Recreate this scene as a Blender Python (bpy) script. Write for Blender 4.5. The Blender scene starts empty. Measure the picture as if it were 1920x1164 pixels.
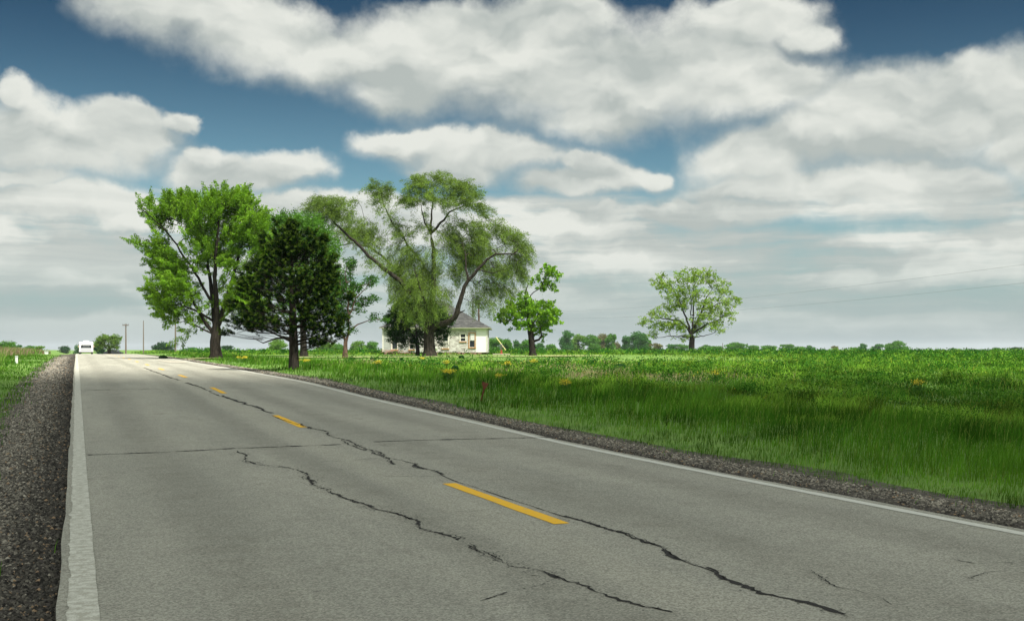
import bpy, math, random
import numpy as np
from mathutils import Vector

SC = bpy.context.scene
COL = SC.collection
R = math.radians
rng = np.random.default_rng(7)
random.seed(7)

# ------------------------------------------------------------------ camera constants
F = 2150.0            # focal length in pixels of the 1920 wide photograph
HC = 1.5              # eye height
HOR = 656.0           # horizon row
A = math.atan((960 - 143) / F)          # road heading, left of the view axis
SA, CA = math.sin(A), math.cos(A)

# ------------------------------------------------------------------ terrain
_TD = np.array([-400, 0, 15, 18.3, 21, 30, 39, 55, 78, 88, 120, 143, 171, 215, 300, 400, 600, 1000, 9000.])
_TZ = np.array([0, 0, 0, .02, .07, .22, .42, .55, .69, .77, .886, .965, 1.02, 1.10, 1.22, 1.30, 1.34, 1.36, 1.36])
def base(d):
    d = np.asarray(d, float)
    s = np.maximum(1.2, np.abs(d) * .07)
    return (np.interp(d - s, _TD, _TZ) + 2 * np.interp(d, _TD, _TZ) + np.interp(d + s, _TD, _TZ)) / 4
def uv2xy(u, v):
    return -u * SA + v * CA, u * CA + v * SA
def xy2uv(x, y):
    return -x * SA + y * CA, x * CA + y * SA
def sstep(a, b, x):
    t = np.clip((np.asarray(x, float) - a) / (b - a), 0, 1); return t * t * (3 - 2 * t)
def cut(u, v):          # the road sinks beyond the crest
    near = sstep(-14, -3, v) * (1 - sstep(10, 20, v))
    return near * (sstep(140, 330, u) * 1.0 + sstep(330, 900, u) * 1.6)
def vnoise(x, y, seed=0):
    x = np.asarray(x, float); y = np.asarray(y, float)
    xi = np.floor(x).astype(np.int64); yi = np.floor(y).astype(np.int64)
    fx = x - xi; fy = y - yi; fx = fx * fx * (3 - 2 * fx); fy = fy * fy * (3 - 2 * fy)
    def h(i, j):
        n = (i * 374761393 + j * 668265263 + seed * 1442695041) & 0x7fffffff
        n = ((n ^ (n >> 13)) * 1274126177) & 0x7fffffff
        return ((n ^ (n >> 16)) & 0xffff) / 65535.0
    return (h(xi, yi) * (1 - fx) + h(xi + 1, yi) * fx) * (1 - fy) + (h(xi, yi + 1) * (1 - fx) + h(xi + 1, yi + 1) * fx) * fy
def fbm(x, y, seed=0, o=3):
    s = 0; a = .5; t = 0
    for k in range(o):
        s = s + a * vnoise(x * 2 ** k, y * 2 ** k, seed + k); t += a; a *= .5
    return s / t
def roadz(x, y):
    u, v = xy2uv(x, y); return base(y) - cut(u, v)
def ground(x, y):
    x = np.asarray(x, float); y = np.asarray(y, float)
    u, v = xy2uv(x, y)
    z = base(y) - cut(u, v)
    out = np.maximum(sstep(8.0, 9.6, v), 1 - sstep(-2.8, -1.2, v))     # 0 under road, 1 beyond the verges
    z = z - .10 * (1 - out)
    far = out * (1 - sstep(90, 200, y))
    z = z + far * ((fbm(x / 5, y / 5, 3) - .5) * .16)
    z = z + out * (v < 0) * sstep(-7, -16, v) * .0
    # bank of the weedy field on the left
    z = z + .35 * (1 - sstep(-14, -4, v)) * sstep(35, 90, y) * (1 - sstep(200, 400, y))
    return z
def pix(px, py):        # ground point seen at that pixel
    dy = py - HOR
    d = 20.0
    for _ in range(60):
        x = (px - 960) / F * d
        d = .5 * d + .5 * max(3., (HC - float(ground(x, d))) * F / max(dy, .4))
    return (px - 960) / F * d, d

# ------------------------------------------------------------------ helpers
def tag(o, label=None, cat=None, group=None, kind=None):
    if label: o['label'] = label
    if cat: o['category'] = cat
    if group: o['group'] = group
    if kind: o['kind'] = kind
    return o
def empty(name, loc, rz=0):
    o = bpy.data.objects.new(name, None); COL.objects.link(o)
    o.location = loc; o.rotation_euler = (0, 0, rz); o.empty_display_size = .3
    return o
def mesh(name, V, Fs, mat, parent=None, smooth=False, col=None, uv=None, mats=None, midx=None):
    """Fs: list of faces or (N,k) int array"""
    me = bpy.data.meshes.new(name)
    V = np.asarray(V, np.float32).reshape(-1, 3)
    if isinstance(Fs, np.ndarray):
        n, k = Fs.shape; flat = Fs.astype(np.int32).ravel(); starts = np.arange(n, dtype=np.int32) * k
    else:
        flat = np.array([i for f in Fs for i in f], np.int32)
        L = np.array([len(f) for f in Fs], np.int32); starts = np.concatenate([[0], np.cumsum(L)[:-1]]).astype(np.int32)
    me.vertices.add(len(V)); me.vertices.foreach_set('co', V.ravel())
    me.loops.add(len(flat)); me.loops.foreach_set('vertex_index', flat)
    me.polygons.add(len(starts)); me.polygons.foreach_set('loop_start', starts)
    me.polygons.foreach_set('use_smooth', np.full(len(starts), bool(smooth)))
    me.update(calc_edges=True)
    if col is not None:
        a = me.color_attributes.new('Tint', 'FLOAT_COLOR', 'POINT')
        c = np.ones((len(V), 4), np.float32); c[:, :3] = col; a.data.foreach_set('color', c.ravel())
    if uv is not None:
        l = me.uv_layers.new(name='UVMap'); l.data.foreach_set('uv', np.asarray(uv, np.float32)[flat].ravel())
    for m in (mats or [mat]): me.materials.append(m)
    if midx is not None: me.polygons.foreach_set('material_index', np.asarray(midx, np.int32))
    o = bpy.data.objects.new(name, me); COL.objects.link(o)
    if parent is not None: o.parent = parent
    return o
class MB:
    def __init__(s): s.V = []; s.F = []
    def add(s, V, Fs):
        b = len(s.V); s.V += [tuple(v) for v in V]; s.F += [tuple(i + b for i in f) for f in Fs]
    def box(s, x0, x1, y0, y1, z0, z1):
        s.add([(x0, y0, z0), (x1, y0, z0), (x1, y1, z0), (x0, y1, z0), (x0, y0, z1), (x1, y0, z1), (x1, y1, z1), (x0, y1, z1)],
              [(0, 3, 2, 1), (4, 5, 6, 7), (0, 1, 5, 4), (1, 2, 6, 5), (2, 3, 7, 6), (3, 0, 4, 7)])
    def tube(s, P, rr, n=6, cap=True):
        P = [Vector(p) for p in P]; V = []; Fs = []
        if not hasattr(rr, '__len__'): rr = [rr] * len(P)
        up = Vector((0.13, .31, .94)).normalized()
        for i, p in enumerate(P):
            t = (P[min(i + 1, len(P) - 1)] - P[max(i - 1, 0)])
            t = t.normalized() if t.length > 1e-9 else Vector((0, 0, 1))
            a = t.cross(up)
            if a.length < .05: a = t.cross(Vector((1, 0, 0)))
            a.normalize(); b = t.cross(a)
            for k in range(n):
                q = 2 * math.pi * k / n
                V.append(p + (a * math.cos(q) + b * math.sin(q)) * rr[i])
        for i in range(len(P) - 1):
            for k in range(n):
                k2 = (k + 1) % n
                Fs.append((i * n + k, i * n + k2, (i + 1) * n + k2, (i + 1) * n + k))
        if cap:
            Fs.append(tuple(range(n))[::-1]); Fs.append(tuple((len(P) - 1) * n + k for k in range(n)))
        s.add(V, Fs)
    def build(s, name, mat, parent=None, smooth=False): return mesh(name, s.V, s.F, mat, parent, smooth)
def bevel(o, w=.02, seg=2):
    m = o.modifiers.new('bevel', 'BEVEL'); m.width = w; m.segments = seg; m.limit_method = 'ANGLE'; return o

# ------------------------------------------------------------------ materials
class NT:
    def __init__(s, tree): s.t = tree; s.n = tree.nodes; s.l = tree.links
    def node(s, typ, ins=None, **kw):
        n = s.n.new(typ)
        for k, v in kw.items(): setattr(n, k, v)
        for k, v in (ins or {}).items(): s.put(n.inputs[k], v)
        return n
    def put(s, sock, v):
        if isinstance(v, bpy.types.NodeSocket): s.l.new(v, sock)
        elif isinstance(v, bpy.types.Node): s.l.new(v.outputs[0], sock)
        else: sock.default_value = v
    def math(s, op, a, b=None, c=None, clamp=False):
        n = s.n.new('ShaderNodeMath'); n.operation = op; n.use_clamp = clamp
        for i, v in enumerate((a, b, c)):
            if v is not None: s.put(n.inputs[i], v)
        return n.outputs[0]
    def vmath(s, op, a, b=None, c=None):
        n = s.n.new('ShaderNodeVectorMath'); n.operation = op
        for i, v in enumerate((a, b, c)):
            if v is not None: s.put(n.inputs[i], v)
        return n.outputs[1] if op in ('LENGTH', 'DOT_PRODUCT') else n.outputs[0]
    def mix(s, f, a, b, typ='MIX'):
        n = s.n.new('ShaderNodeMix'); n.data_type = 'RGBA'; n.blend_type = typ
        s.put(n.inputs[0], f); s.put(n.inputs[6], a); s.put(n.inputs[7], b); return n.outputs[2]
    def noise(s, vec, scale, detail=3, rough=.55, lac=2., out=0):
        n = s.node('ShaderNodeTexNoise', {'Scale': scale, 'Detail': detail, 'Roughness': rough, 'Lacunarity': lac})
        if vec is not None: s.put(n.inputs['Vector'], vec)
        return n.outputs[out]
    def step(s, x, a, b):
        n = s.node('ShaderNodeMapRange', {'Value': x, 'From Min': a, 'From Max': b, 'To Min': 0., 'To Max': 1.}, interpolation_type='SMOOTHSTEP'); return n.outputs[0]
def c4(c): return (c[0], c[1], c[2], 1.)
def new_mat(name):
    m = bpy.data.materials.new(name); m.use_nodes = True; t = NT(m.node_tree)
    b = m.node_tree.nodes['Principled BSDF']; b.inputs['Specular IOR Level'].default_value = .25
    return m, t, b
def simple(name, col, rough=.8, var=.25, scale=6., metal=0., spec=.25, bump=0.):
    m, t, b = new_mat(name)
    co = t.node('ShaderNodeTexCoord').outputs['Object']
    n = t.noise(co, scale, 4)
    d = tuple(c * (1 - var) for c in col); e = tuple(min(1, c * (1 + var)) for c in col)
    t.put(b.inputs['Base Color'], t.mix(n, c4(d), c4(e)))
    b.inputs['Roughness'].default_value = rough; b.inputs['Metallic'].default_value = metal
    b.inputs['Specular IOR Level'].default_value = spec
    if bump:
        bp = t.node('ShaderNodeBump', {'Strength': bump, 'Distance': .02, 'Height': t.noise(co, scale * 6, 4)})
        t.put(b.inputs['Normal'], bp)
    return m
def leaf_mat(name, trans=.35, rough=.6):
    m = bpy.data.materials.new(name); m.use_nodes = True; t = NT(m.node_tree)
    for n in list(m.node_tree.nodes): m.node_tree.nodes.remove(n)
    out = t.node('ShaderNodeOutputMaterial')
    at = t.node('ShaderNodeAttribute', attribute_name='Tint').outputs['Color']
    rnd = t.node('ShaderNodeNewGeometry').outputs['Random Per Island']
    v = t.math('MULTIPLY_ADD', rnd, .5, .75)
    c = t.vmath('SCALE', at); c.node.inputs['Scale'].default_value = 1; t.put(c.node.inputs['Scale'], v)
    d = t.node('ShaderNodeBsdfDiffuse', {'Color': c})
    tc = t.vmath('MULTIPLY', c, (1.25, 1.35, .55))
    tr = t.node('ShaderNodeBsdfTranslucent', {'Color': tc})
    mx = t.node('ShaderNodeMixShader', {0: trans, 1: d.outputs[0], 2: tr.outputs[0]})
    t.l.new(mx.outputs[0], out.inputs[0]); return m
LEAF = leaf_mat('leaf_tissue', .38)
NEEDLE = leaf_mat('needle_tissue', .12)
BLADE = leaf_mat('grass_tissue', .30)
def bark_mat(name, a, b_, sc=3.):
    m, t, b = new_mat(name)
    co = t.node('ShaderNodeTexCoord').outputs['Object']
    v = t.vmath('MULTIPLY', co, (1, 1, .18))
    n = t.noise(v, sc * 3, 5, .65)
    t.put(b.inputs['Base Color'], t.mix(t.step(n, .35, .7), c4(a), c4(b_)))
    b.inputs['Roughness'].default_value = .95; b.inputs['Specular IOR Level'].default_value = .1
    t.put(b.inputs['Normal'], t.node('ShaderNodeBump', {'Strength': .8, 'Distance': .05, 'Height': n}))
    return m
BARK = bark_mat('bark_dark', (.012, .010, .008), (.040, .033, .026))
BARK_G = bark_mat('bark_grey', (.06, .05, .04), (.19, .165, .13))

# ================================================================== SKY
def build_world():
    w = bpy.data.worlds.new('World'); SC.world = w; w.use_nodes = True
    t = NT(w.node_tree)
    for n in list(t.n): t.n.remove(n)
    out = t.node('ShaderNodeOutputWorld'); bg = t.node('ShaderNodeBackground'); bg.inputs['Strength'].default_value = .1
    t.l.new(bg.outputs[0], out.inputs[0])
    sky = t.node('ShaderNodeTexSky'); sky.sky_type = 'NISHITA'; sky.sun_disc = False
    sky.sun_elevation = R(60); sky.sun_rotation = R(140); sky.air_density = 1.0; sky.dust_density = .6; sky.ozone_density = 1.5
    dirv = t.node('ShaderNodeTexCoord').outputs['Generated']
    sep = t.node('ShaderNodeSeparateXYZ', {0: dirv}); X, Y, Z = sep.outputs
    az = t.math('ARCTAN2', X, Y); el = t.math('ARCSINE', Z)
    K = F / 1000.
    P0 = t.node('ShaderNodeCombineXYZ', {0: t.math('MULTIPLY', az, K), 1: t.math('MULTIPLY', el, K), 2: 0.}).outputs[0]
    # perspective plane of the cloud layer
    zz = t.math('ADD', t.math('MAXIMUM', Z, 0.), .10)
    PP = t.node('ShaderNodeCombineXYZ', {0: t.math('DIVIDE', X, zz), 1: t.math('DIVIDE', Y, zz), 2: 0.}).outputs[0]
    def ae(px, py):
        a = math.atan((px - 960) / F); e = math.atan((HOR - py) / F * math.cos(a)); return a * K, e * K
    blobs = [  # cx cy rx ry
        (330, 20, 150, 55), (470, 60, 200, 75), (610, 105, 150, 65), (800, 120, 230, 95), (760, 175, 110, 40), (1000, 120, 240, 120), (1150, 150, 230, 115),
        (1330, 130, 190, 95), (1430, 165, 160, 70), (1120, 215, 160, 48), (900, 60, 220, 60), (1060, 40, 120, 45), (1390, 45, 150, 60), (1500, 70, 80, 35),
        (1720, 220, 300, 100), (1830, 170, 150, 70), (1560, 265, 240, 60), (1410, 300, 130, 60), (1930, 240, 120, 130), 
        (40, 235, 95, 75), (15, 165, 35, 35), (200, 255, 150, 60), (240, 215, 55, 35), (330, 225, 45, 25), (120, 290, 160, 50), (400, 320, 110, 45), (480, 340, 130, 32), (555, 320, 75, 42), (380, 285, 45, 25), (55, 330, 80, 26),
        (760, 268, 125, 32), (900, 290, 180, 42), (1090, 300, 70, 25), (1100, 335, 150, 34), (1220, 340, 55, 26), (860, 320, 120, 32),
        (560, 395, 130, 34), (660, 400, 90, 40), (100, 380, 200, 50), (240, 400, 110, 50), (1040, 425, 130, 38), (1110, 390, 40, 24), (1450, 355, 170, 40), (1700, 350, 260, 70), (1330, 400, 260, 40), (850, 440, 200, 50)]
    def coverage(vec):
        acc = None
        for (cx, cy, rx, ry) in blobs:
            a, e = ae(cx, cy)
            ix, iy = 1000. / rx, 1000. / ry
            v = t.vmath('MULTIPLY_ADD', vec, (ix, iy, 0.), (-a * ix, -e * iy, 0.))
            l = t.vmath('LENGTH', v)
            acc = l if acc is None else t.math('SMOOTH_MIN', acc, l, .25)
        return t.math('SUBTRACT', 1.0, acc)
    n1 = t.noise(P0, 5.5, 3, .5, out=1)
    Pd = t.vmath('MULTIPLY_ADD', t.vmath('SUBTRACT', n1, (.5, .5, .5)), (.16, .085, 0.), P0)
    n2 = t.noise(P0, 17., 4, .66, out=1)
    Pd = t.vmath('MULTIPLY_ADD', t.vmath('SUBTRACT', n2, (.5, .5, .5)), (.045, .032, 0.), Pd)
    cov = coverage(Pd)
    pcov = cov
    cov_up = coverage(t.vmath('ADD', Pd, (.006, .026, 0.)))
    rim = t.math('SUBTRACT', cov, cov_up)           # positive at sunlit tops, negative under the bases
    rimc = t.math('MULTIPLY_ADD', rim, 2.2, .35, clamp=True)
    # low streaky cover towards the horizon, everywhere round the sky
    Pl = t.vmath('MULTIPLY_ADD', t.vmath('SUBTRACT', n1, (.5, .5, .5)), (.3, .022, 0.), P0)
    Pl = t.vmath('MULTIPLY_ADD', t.vmath('SUBTRACT', n2, (.5, .5, .5)), (.04, .010, 0.), Pl)
    st = t.noise(t.vmath('MULTIPLY', Pl, (1.4, 17., 1.)), 1., 5, .55)
    st2 = t.noise(t.vmath('MULTIPLY', Pd, (1.2, 4.5, 1.)), 1.3, 3, .5)
    elK = t.math('MULTIPLY', el, K)
    lowmask = t.math('SUBTRACT', 1.0, t.step(elK, .24, .35))
    low = t.math('ADD', t.math('MULTIPLY', t.math('SUBTRACT', st, .5), 3.4), t.math('MULTIPLY', t.math('SUBTRACT', st2, .5), 1.2))
    low = t.math('ADD', low, .46)
    low = t.math('SUBTRACT', low, t.math('MULTIPLY', t.math('SUBTRACT', 1., lowmask), 1.3))
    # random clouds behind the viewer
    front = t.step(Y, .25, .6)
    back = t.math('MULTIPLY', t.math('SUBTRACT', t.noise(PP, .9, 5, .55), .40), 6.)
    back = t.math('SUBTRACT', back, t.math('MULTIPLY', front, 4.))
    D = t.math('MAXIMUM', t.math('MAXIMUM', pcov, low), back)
    edge_n = t.math('MULTIPLY', t.math('SUBTRACT', t.noise(P0, 9., 6, .62), .5), .75)
    D = t.math('ADD', D, edge_n)
    alpha = t.node('ShaderNodeMapRange', {'Value': D, 'From Min': t.math('MULTIPLY_ADD', rimc, .10, -.26), 'From Max': t.math('MULTIPLY_ADD', rimc, -.30, .58), 'To Min': 0., 'To Max': 1.}, interpolation_type='SMOOTHSTEP').outputs[0]
    # inner shading of clouds: broad light and grey swells, brighter billows at the upper rims
    up = t.vmath('ADD', Pd, (0.012, .03, 0.))
    sh = t.noise(t.vmath('MULTIPLY', Pd, (1., 2.1, 1.)), 3.4, 4, .48)
    sh_up = t.noise(t.vmath('MULTIPLY', up, (1., 2.1, 1.)), 3.4, 4, .48)
    relief = t.math('MULTIPLY', t.math('SUBTRACT', sh, sh_up), 3.6)
    fine = t.math('MULTIPLY', t.math('SUBTRACT', t.noise(P0, 24., 4, .55), .5), .12)
    br = t.math('ADD', t.math('ADD', t.math('MULTIPLY_ADD', sh, 1.9, -.50), relief), fine)
    br = t.math('ADD', br, t.math('MULTIPLY', rim, t.math('MULTIPLY_ADD', t.step(D, .9, .1), .8, .25)), clamp=True)
    br = t.math('ADD', br, t.math('MULTIPLY', lowmask, t.math('MULTIPLY_ADD', st, 2.6, -1.15)), clamp=True)
    ccol = t.mix(br, (2.45, 2.68, 2.55, 1), (4.15, 4.23, 3.92, 1))
    back_fill = t.vmath('SCALE', ccol); t.put(back_fill.node.inputs['Scale'], 2.0); ccol = t.mix(front, back_fill, ccol)  # clouds behind the viewer brightened, as added fill light
    # thinner grey-blue veil near the horizon
    veil = t.math('SUBTRACT', 1.0, t.step(elK, .0, .20))
    # bright billow rims at the tree tops
    alpha2 = t.math('MULTIPLY', alpha, t.math('MULTIPLY_ADD', veil, -.66, .98))
    blue = t.vmath('MULTIPLY', sky.outputs[0], t.mix(t.step(elK, .12, .68), (.36, .50, .47, 1), (.048, .118, .150, 1)))
    hz = t.mix(t.math('MULTIPLY', t.math('SUBTRACT', 1., t.step(elK, .0, .34)), .96), blue, (1.80, 2.30, 2.34, 1))
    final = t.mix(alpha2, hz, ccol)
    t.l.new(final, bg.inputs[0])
    w.cycles.sampling_method = 'MANUAL'; w.cycles.sample_map_resolution = 512
build_world()

# ================================================================== SUN
SEL, SAZ = R(60), R(42)
S = Vector((math.cos(SEL) * math.sin(SAZ), -math.cos(SEL) * math.cos(SAZ), math.sin(SEL)))
ld = bpy.data.lights.new('sun', 'SUN'); ld.energy = 4.2; ld.angle = R(.53); ld.color = (1., .955, .87)
lo = bpy.data.objects.new('sun', ld); COL.objects.link(lo); lo.rotation_euler = S.to_track_quat('Z', 'Y').to_euler(); lo.location = S * 200

# ================================================================== CAMERA
cd = bpy.data.cameras.new('camera'); cam = bpy.data.objects.new('camera', cd); COL.objects.link(cam); SC.camera = cam
cam.location = (0, 0, HC); cam.rotation_euler = (R(90), 0, 0)
cd.sensor_width = 36; cd.lens = 36 * F / 1920; cd.shift_y = (HOR - 582) / 1920; cd.clip_end = 20000; cd.clip_start = .1

# ================================================================== GROUND
def build_ground():
    m, t, b = new_mat('soil_and_turf')
    co = t.node('ShaderNodeNewGeometry').outputs['Position']
    n1 = t.noise(co, .06, 4); n2 = t.noise(co, .9, 5, .65); n3 = t.noise(co, 9., 3, .6)
    g = t.mix(t.step(n1, .35, .65), (.10, .19, .032, 1), (.15, .26, .05, 1))
    g = t.mix(t.math('MULTIPLY', t.step(n2, .45, .7), .55), g, (.040, .085, .022, 1))
    g = t.mix(t.math('MULTIPLY', t.step(n3, .5, .75), .35), g, (.11, .10, .05, 1))
    t.put(b.inputs['Base Color'], g); b.inputs['Roughness'].default_value = .95
    t.put(b.inputs['Normal'], t.node('ShaderNodeBump', {'Strength': .7, 'Distance': .12, 'Height': n2}))
    us = np.concatenate([np.arange(-40, 60, 1.), np.arange(60, 130, 2.), np.arange(130, 420, 6.), np.geomspace(420, 9000, 30)])
    vs = np.concatenate([-np.geomspace(6000, 32, 26), np.arange(-30, -4, 1.5), np.arange(-4, 0, .35), [1.5, 3.5, 5.5], np.arange(7, 11, .35), np.arange(11, 60, 1.5), np.geomspace(60, 6000, 40)])
    U, Vv = np.meshgrid(us, vs, indexing='ij'); x, y = uv2xy(U, Vv)
    # keep everything behind the viewer flat
    z = ground(x, y)
    V = np.stack([x, y, z], -1).reshape(-1, 3); nu, nv = len(us), len(vs)
    i, j = np.meshgrid(np.arange(nu - 1), np.arange(nv - 1), indexing='ij'); q = (i * nv + j).ravel()
    Fq = np.stack([q, q + 1, q + nv + 1, q + nv], -1)[:, ::-1]
    o = mesh('ground', V, Fq, m, smooth=True); tag(o, 'green grassy field ground stretching to the horizon', kind='structure')
build_ground()
US = np.concatenate([np.arange(-12, 70, .8), np.arange(70, 140, 2.), np.arange(140, 460, 5.)])
def strip(name, vs, dz, mat, us=US, parent=None, edge=None, skirt=0.):
    us = np.asarray(us, float); vs = np.asarray(vs, float)
    U, Vv = np.meshgrid(us, vs, indexing='ij')
    if edge is not None: Vv = edge(U, Vv)
    x, y = uv2xy(U, Vv); z = roadz(x, y) + dz
    V = np.stack([x, y, z], -1).reshape(-1, 3); uvv = np.stack([Vv, U], -1).reshape(-1, 2)
    nu, nv = len(us), len(vs)
    i, j = np.meshgrid(np.arange(nu - 1), np.arange(nv - 1), indexing='ij'); q = (i * nv + j).ravel()
    Fq = np.stack([q, q + nv, q + nv + 1, q + 1], -1)
    if skirt:
        # drop the two long sides
        nb = len(V); L = V.reshape(nu, nv, 3)
        a = L[:, 0].copy(); a[:, 2] -= skirt; c = L[:, -1].copy(); c[:, 2] -= skirt
        V = np.concatenate([V, a, c]); ua = uvv.reshape(nu, nv, 2)
        uvv = np.concatenate([uvv, ua[:, 0], ua[:, -1]])
        k = np.arange(nu - 1)
        F1 = np.stack([k * nv, nb + k, nb + k + 1, (k + 1) * nv], -1)
        F2 = np.stack([k * nv + nv - 1, (k + 1) * nv + nv - 1, nb + nu + k + 1, nb + nu + k], -1)
        Fq = np.concatenate([Fq, F1, F2])
    return mesh(name, V, Fq[:, ::-1] * 1, mat, parent, smooth=False, uv=uvv)
def road_mat():
    m, t, b = new_mat('old_asphalt')
    uv = t.node('ShaderNodeUVMap').outputs[0]; s = t.node('ShaderNodeSeparateXYZ', {0: uv}); v, u = s.outputs[0], s.outputs[1]
    big = t.noise(t.vmath('MULTIPLY', uv, (.9, .12, 1)), 1., 4, .6)
    mid = t.noise(uv, 2.2, 4, .6)
    vor = t.node('ShaderNodeTexVoronoi', {'Vector': uv, 'Scale': 85.}); stone = vor.outputs['Color']
    sb = t.node('ShaderNodeSeparateColor', {0: stone}).outputs[0]
    fine = t.noise(uv, 210., 2, .8)
    c = t.mix(t.step(big, .3, .7), (.290, .285, .238, 1), (.360, .350, .290, 1))
    c = t.mix(t.math('MULTIPLY', t.step(mid, .45, .7), .22), c, (.21, .203, .165, 1))
    st_ = t.noise(t.vmath('MULTIPLY', uv, (1.3, .5, 1)), 1.1, 5, .65)
    c = t.mix(t.math('MULTIPLY', t.step(st_, .60, .72), .38), c, (.16, .152, .12, 1))
    sp_ = t.noise(uv, 7.5, 3, .5)
    c = t.mix(t.math('MULTIPLY', t.step(sp_, .70, .76), .5), c, (.11, .105, .095, 1))
    # wheel tracks polished darker, crown between them
    def band(c0, wd): return t.math('SUBTRACT', 1., t.step(t.math('ABSOLUTE', t.math('SUBTRACT', v, c0)), wd * .15, wd))
    tr = t.math('MAXIMUM', t.math('MAXIMUM', band(1.05, .55), band(2.85, .45)), t.math('MAXIMUM', band(4.75, .5), band(6.3, .5)))
    trn = t.math('MULTIPLY', tr, t.math('MULTIPLY_ADD', mid, .35, .10))
    c = t.mix(trn, c, (.17, .164, .132, 1))
    pale = band(3.45, .4); c = t.mix(t.math('MULTIPLY', pale, .25), c, (.42, .40, .32, 1))
    sv = t.math('MULTIPLY_ADD', t.math('ADD', sb, t.math('MULTIPLY', fine, 1.)), .70, .32)
    c = t.vmath('SCALE', c); t.put(c.node.inputs['Scale'], sv)
    t.put(b.inputs['Base Color'], c); b.inputs['Roughness'].default_value = .9; b.inputs['Specular IOR Level'].default_value = .2
    h = t.math('ADD', sb, fine)
    t.put(b.inputs['Normal'], t.node('ShaderNodeBump', {'Strength': .8, 'Distance': .010, 'Height': h}))
    return m
ROAD = road_mat()
ro = strip('road', [-.10, 0, .6, 1.5, 2.4, 3.0, 3.85, 4.7, 5.5, 6.4, 7.2, 7.42], 0, ROAD, skirt=.12,
           edge=lambda U, V: V + np.where(V == V.min(), (fbm(U * 3.3, U * 0, 5) - .5) * .05, 0) + np.where(V == V.max(), (vnoise(U * 1.7, U * 0, 9) - .5) * .08, 0))
tag(ro, 'grey weathered two lane asphalt road running to the horizon', kind='structure')

def gravel_mat():
    m, t, b = new_mat('gravel')
    uv = t.node('ShaderNodeUVMap').outputs[0]; v = t.node('ShaderNodeSeparateXYZ', {0: uv}).outputs[0]
    n = t.noise(uv, 3., 5, .65); vor = t.node('ShaderNodeTexVoronoi', {'Vector': uv, 'Scale': 26.})
    sb = t.node('ShaderNodeSeparateColor', {0: vor.outputs['Color']}).outputs[0]
    c = t.mix(t.step(n, .3, .7), (.07, .062, .048, 1), (.135, .122, .098, 1))
    c = t.vmath('SCALE', c); t.put(c.node.inputs['Scale'], t.math('MULTIPLY_ADD', sb, 1.1, .35))
    # darker brown next to the left pavement edge and on the right side
    dl = t.math('MULTIPLY', t.step(t.math('ADD', v, t.math('MULTIPLY', n, .5)), -.9, .15), t.math('SUBTRACT', 1., t.step(v, 0., .1)))
    dr = t.math('MULTIPLY', t.step(v, 7.2, 7.3), t.math('SUBTRACT', 1., t.step(v, 7.75, 8.15)))
    c = t.mix(t.math('MULTIPLY', t.math('MAXIMUM', dl, dr), .8), c, (.045, .038, .034, 1))
    t.put(b.inputs['Base Color'], c); b.inputs['Roughness'].default_value = .95
    t.put(b.inputs['Normal'], t.node('ShaderNodeBump', {'Strength': 1., 'Distance': .02, 'Height': t.math('SUBTRACT', 1., vor.outputs['Distance'])}))
    return m
GRAVEL = gravel_mat()
g1 = strip('gravel_shoulder', [-2.6, -2.0, -1.4, -.9, -.5, -.05], -.055, GRAVEL); tag(g1, 'dark grey gravel shoulder left of the road', kind='structure')
g2 = strip('gravel_shoulder', [7.38, 7.7, 8.1, 8.6, 9.1], -.055, GRAVEL); tag(g2, 'narrow dark gravel shoulder right of the road', kind='structure')

def stones():
    # loose stones on both shoulders
    n = 95000
    d = np.exp(rng.uniform(math.log(4), math.log(120), n)); left = rng.random(n) < .68
    v = np.where(left, -.08 - np.abs(rng.normal(0, .8, n)), 7.45 + rng.random(n) * 1.0)
    v = np.where(left & (v < -1.9), rng.uniform(-1.8, -.1, n), v)
    u = d; x, y = uv2xy(u, v); r = rng.uniform(.0035, .0105, n) * rng.choice([1., 1., 1.5], n) * (1 + d / 22)
    z = roadz(x, y) - .055 + r * .2
    O = np.array([(1, 0, 0), (0, 1, 0), (-1, 0, 0), (0, -1, 0), (0, 0, 1)], float)
    a = rng.uniform(0, 6.28, n); ca, sa = np.cos(a), np.sin(a)
    P = np.repeat(O[None], n, 0) * rng.uniform(.6, 1.3, (n, 5, 1)) * r[:, None, None] * np.array([1.2, 1, .8])
    Q = np.stack([P[..., 0] * ca[:, None] - P[..., 1] * sa[:, None], P[..., 0] * sa[:, None] + P[..., 1] * ca[:, None], P[..., 2]], -1)
    Q += np.stack([x, y, z], -1)[:, None]
    f = np.array([(0, 1, 4), (1, 2, 4), (2, 3, 4), (3, 0, 4)])
    Fs = (f[None] + (np.arange(n) * 5)[:, None, None]).reshape(-1, 3)
    g = rng.uniform(.35, 1.6, n) ** 1.6; g = g * (1 - .78 * left * sstep(-1.0, -.2, v + rng.normal(0, .2, n))) * (1 - .75 * (~left) * (1 - sstep(7.5, 8.2, v + rng.normal(0, .12, n)))); c = np.stack([g * .15, g * .138, g * .112], -1)
    c = np.where((rng.random(n) < .04)[:, None], np.array([.20, .14, .085]), c); c = np.clip(c, 0, .6)
    m, t, b = new_mat('stone'); t.put(b.inputs['Base Color'], t.node('ShaderNodeAttribute', attribute_name='Tint').outputs['Color']); b.inputs['Roughness'].default_value = .9
    o = mesh('loose_gravel', Q.reshape(-1, 3), Fs, m, col=np.repeat(c, 5, 0)); tag(o, 'loose grey stones scattered on the road shoulders', kind='stuff')
stones()

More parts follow.
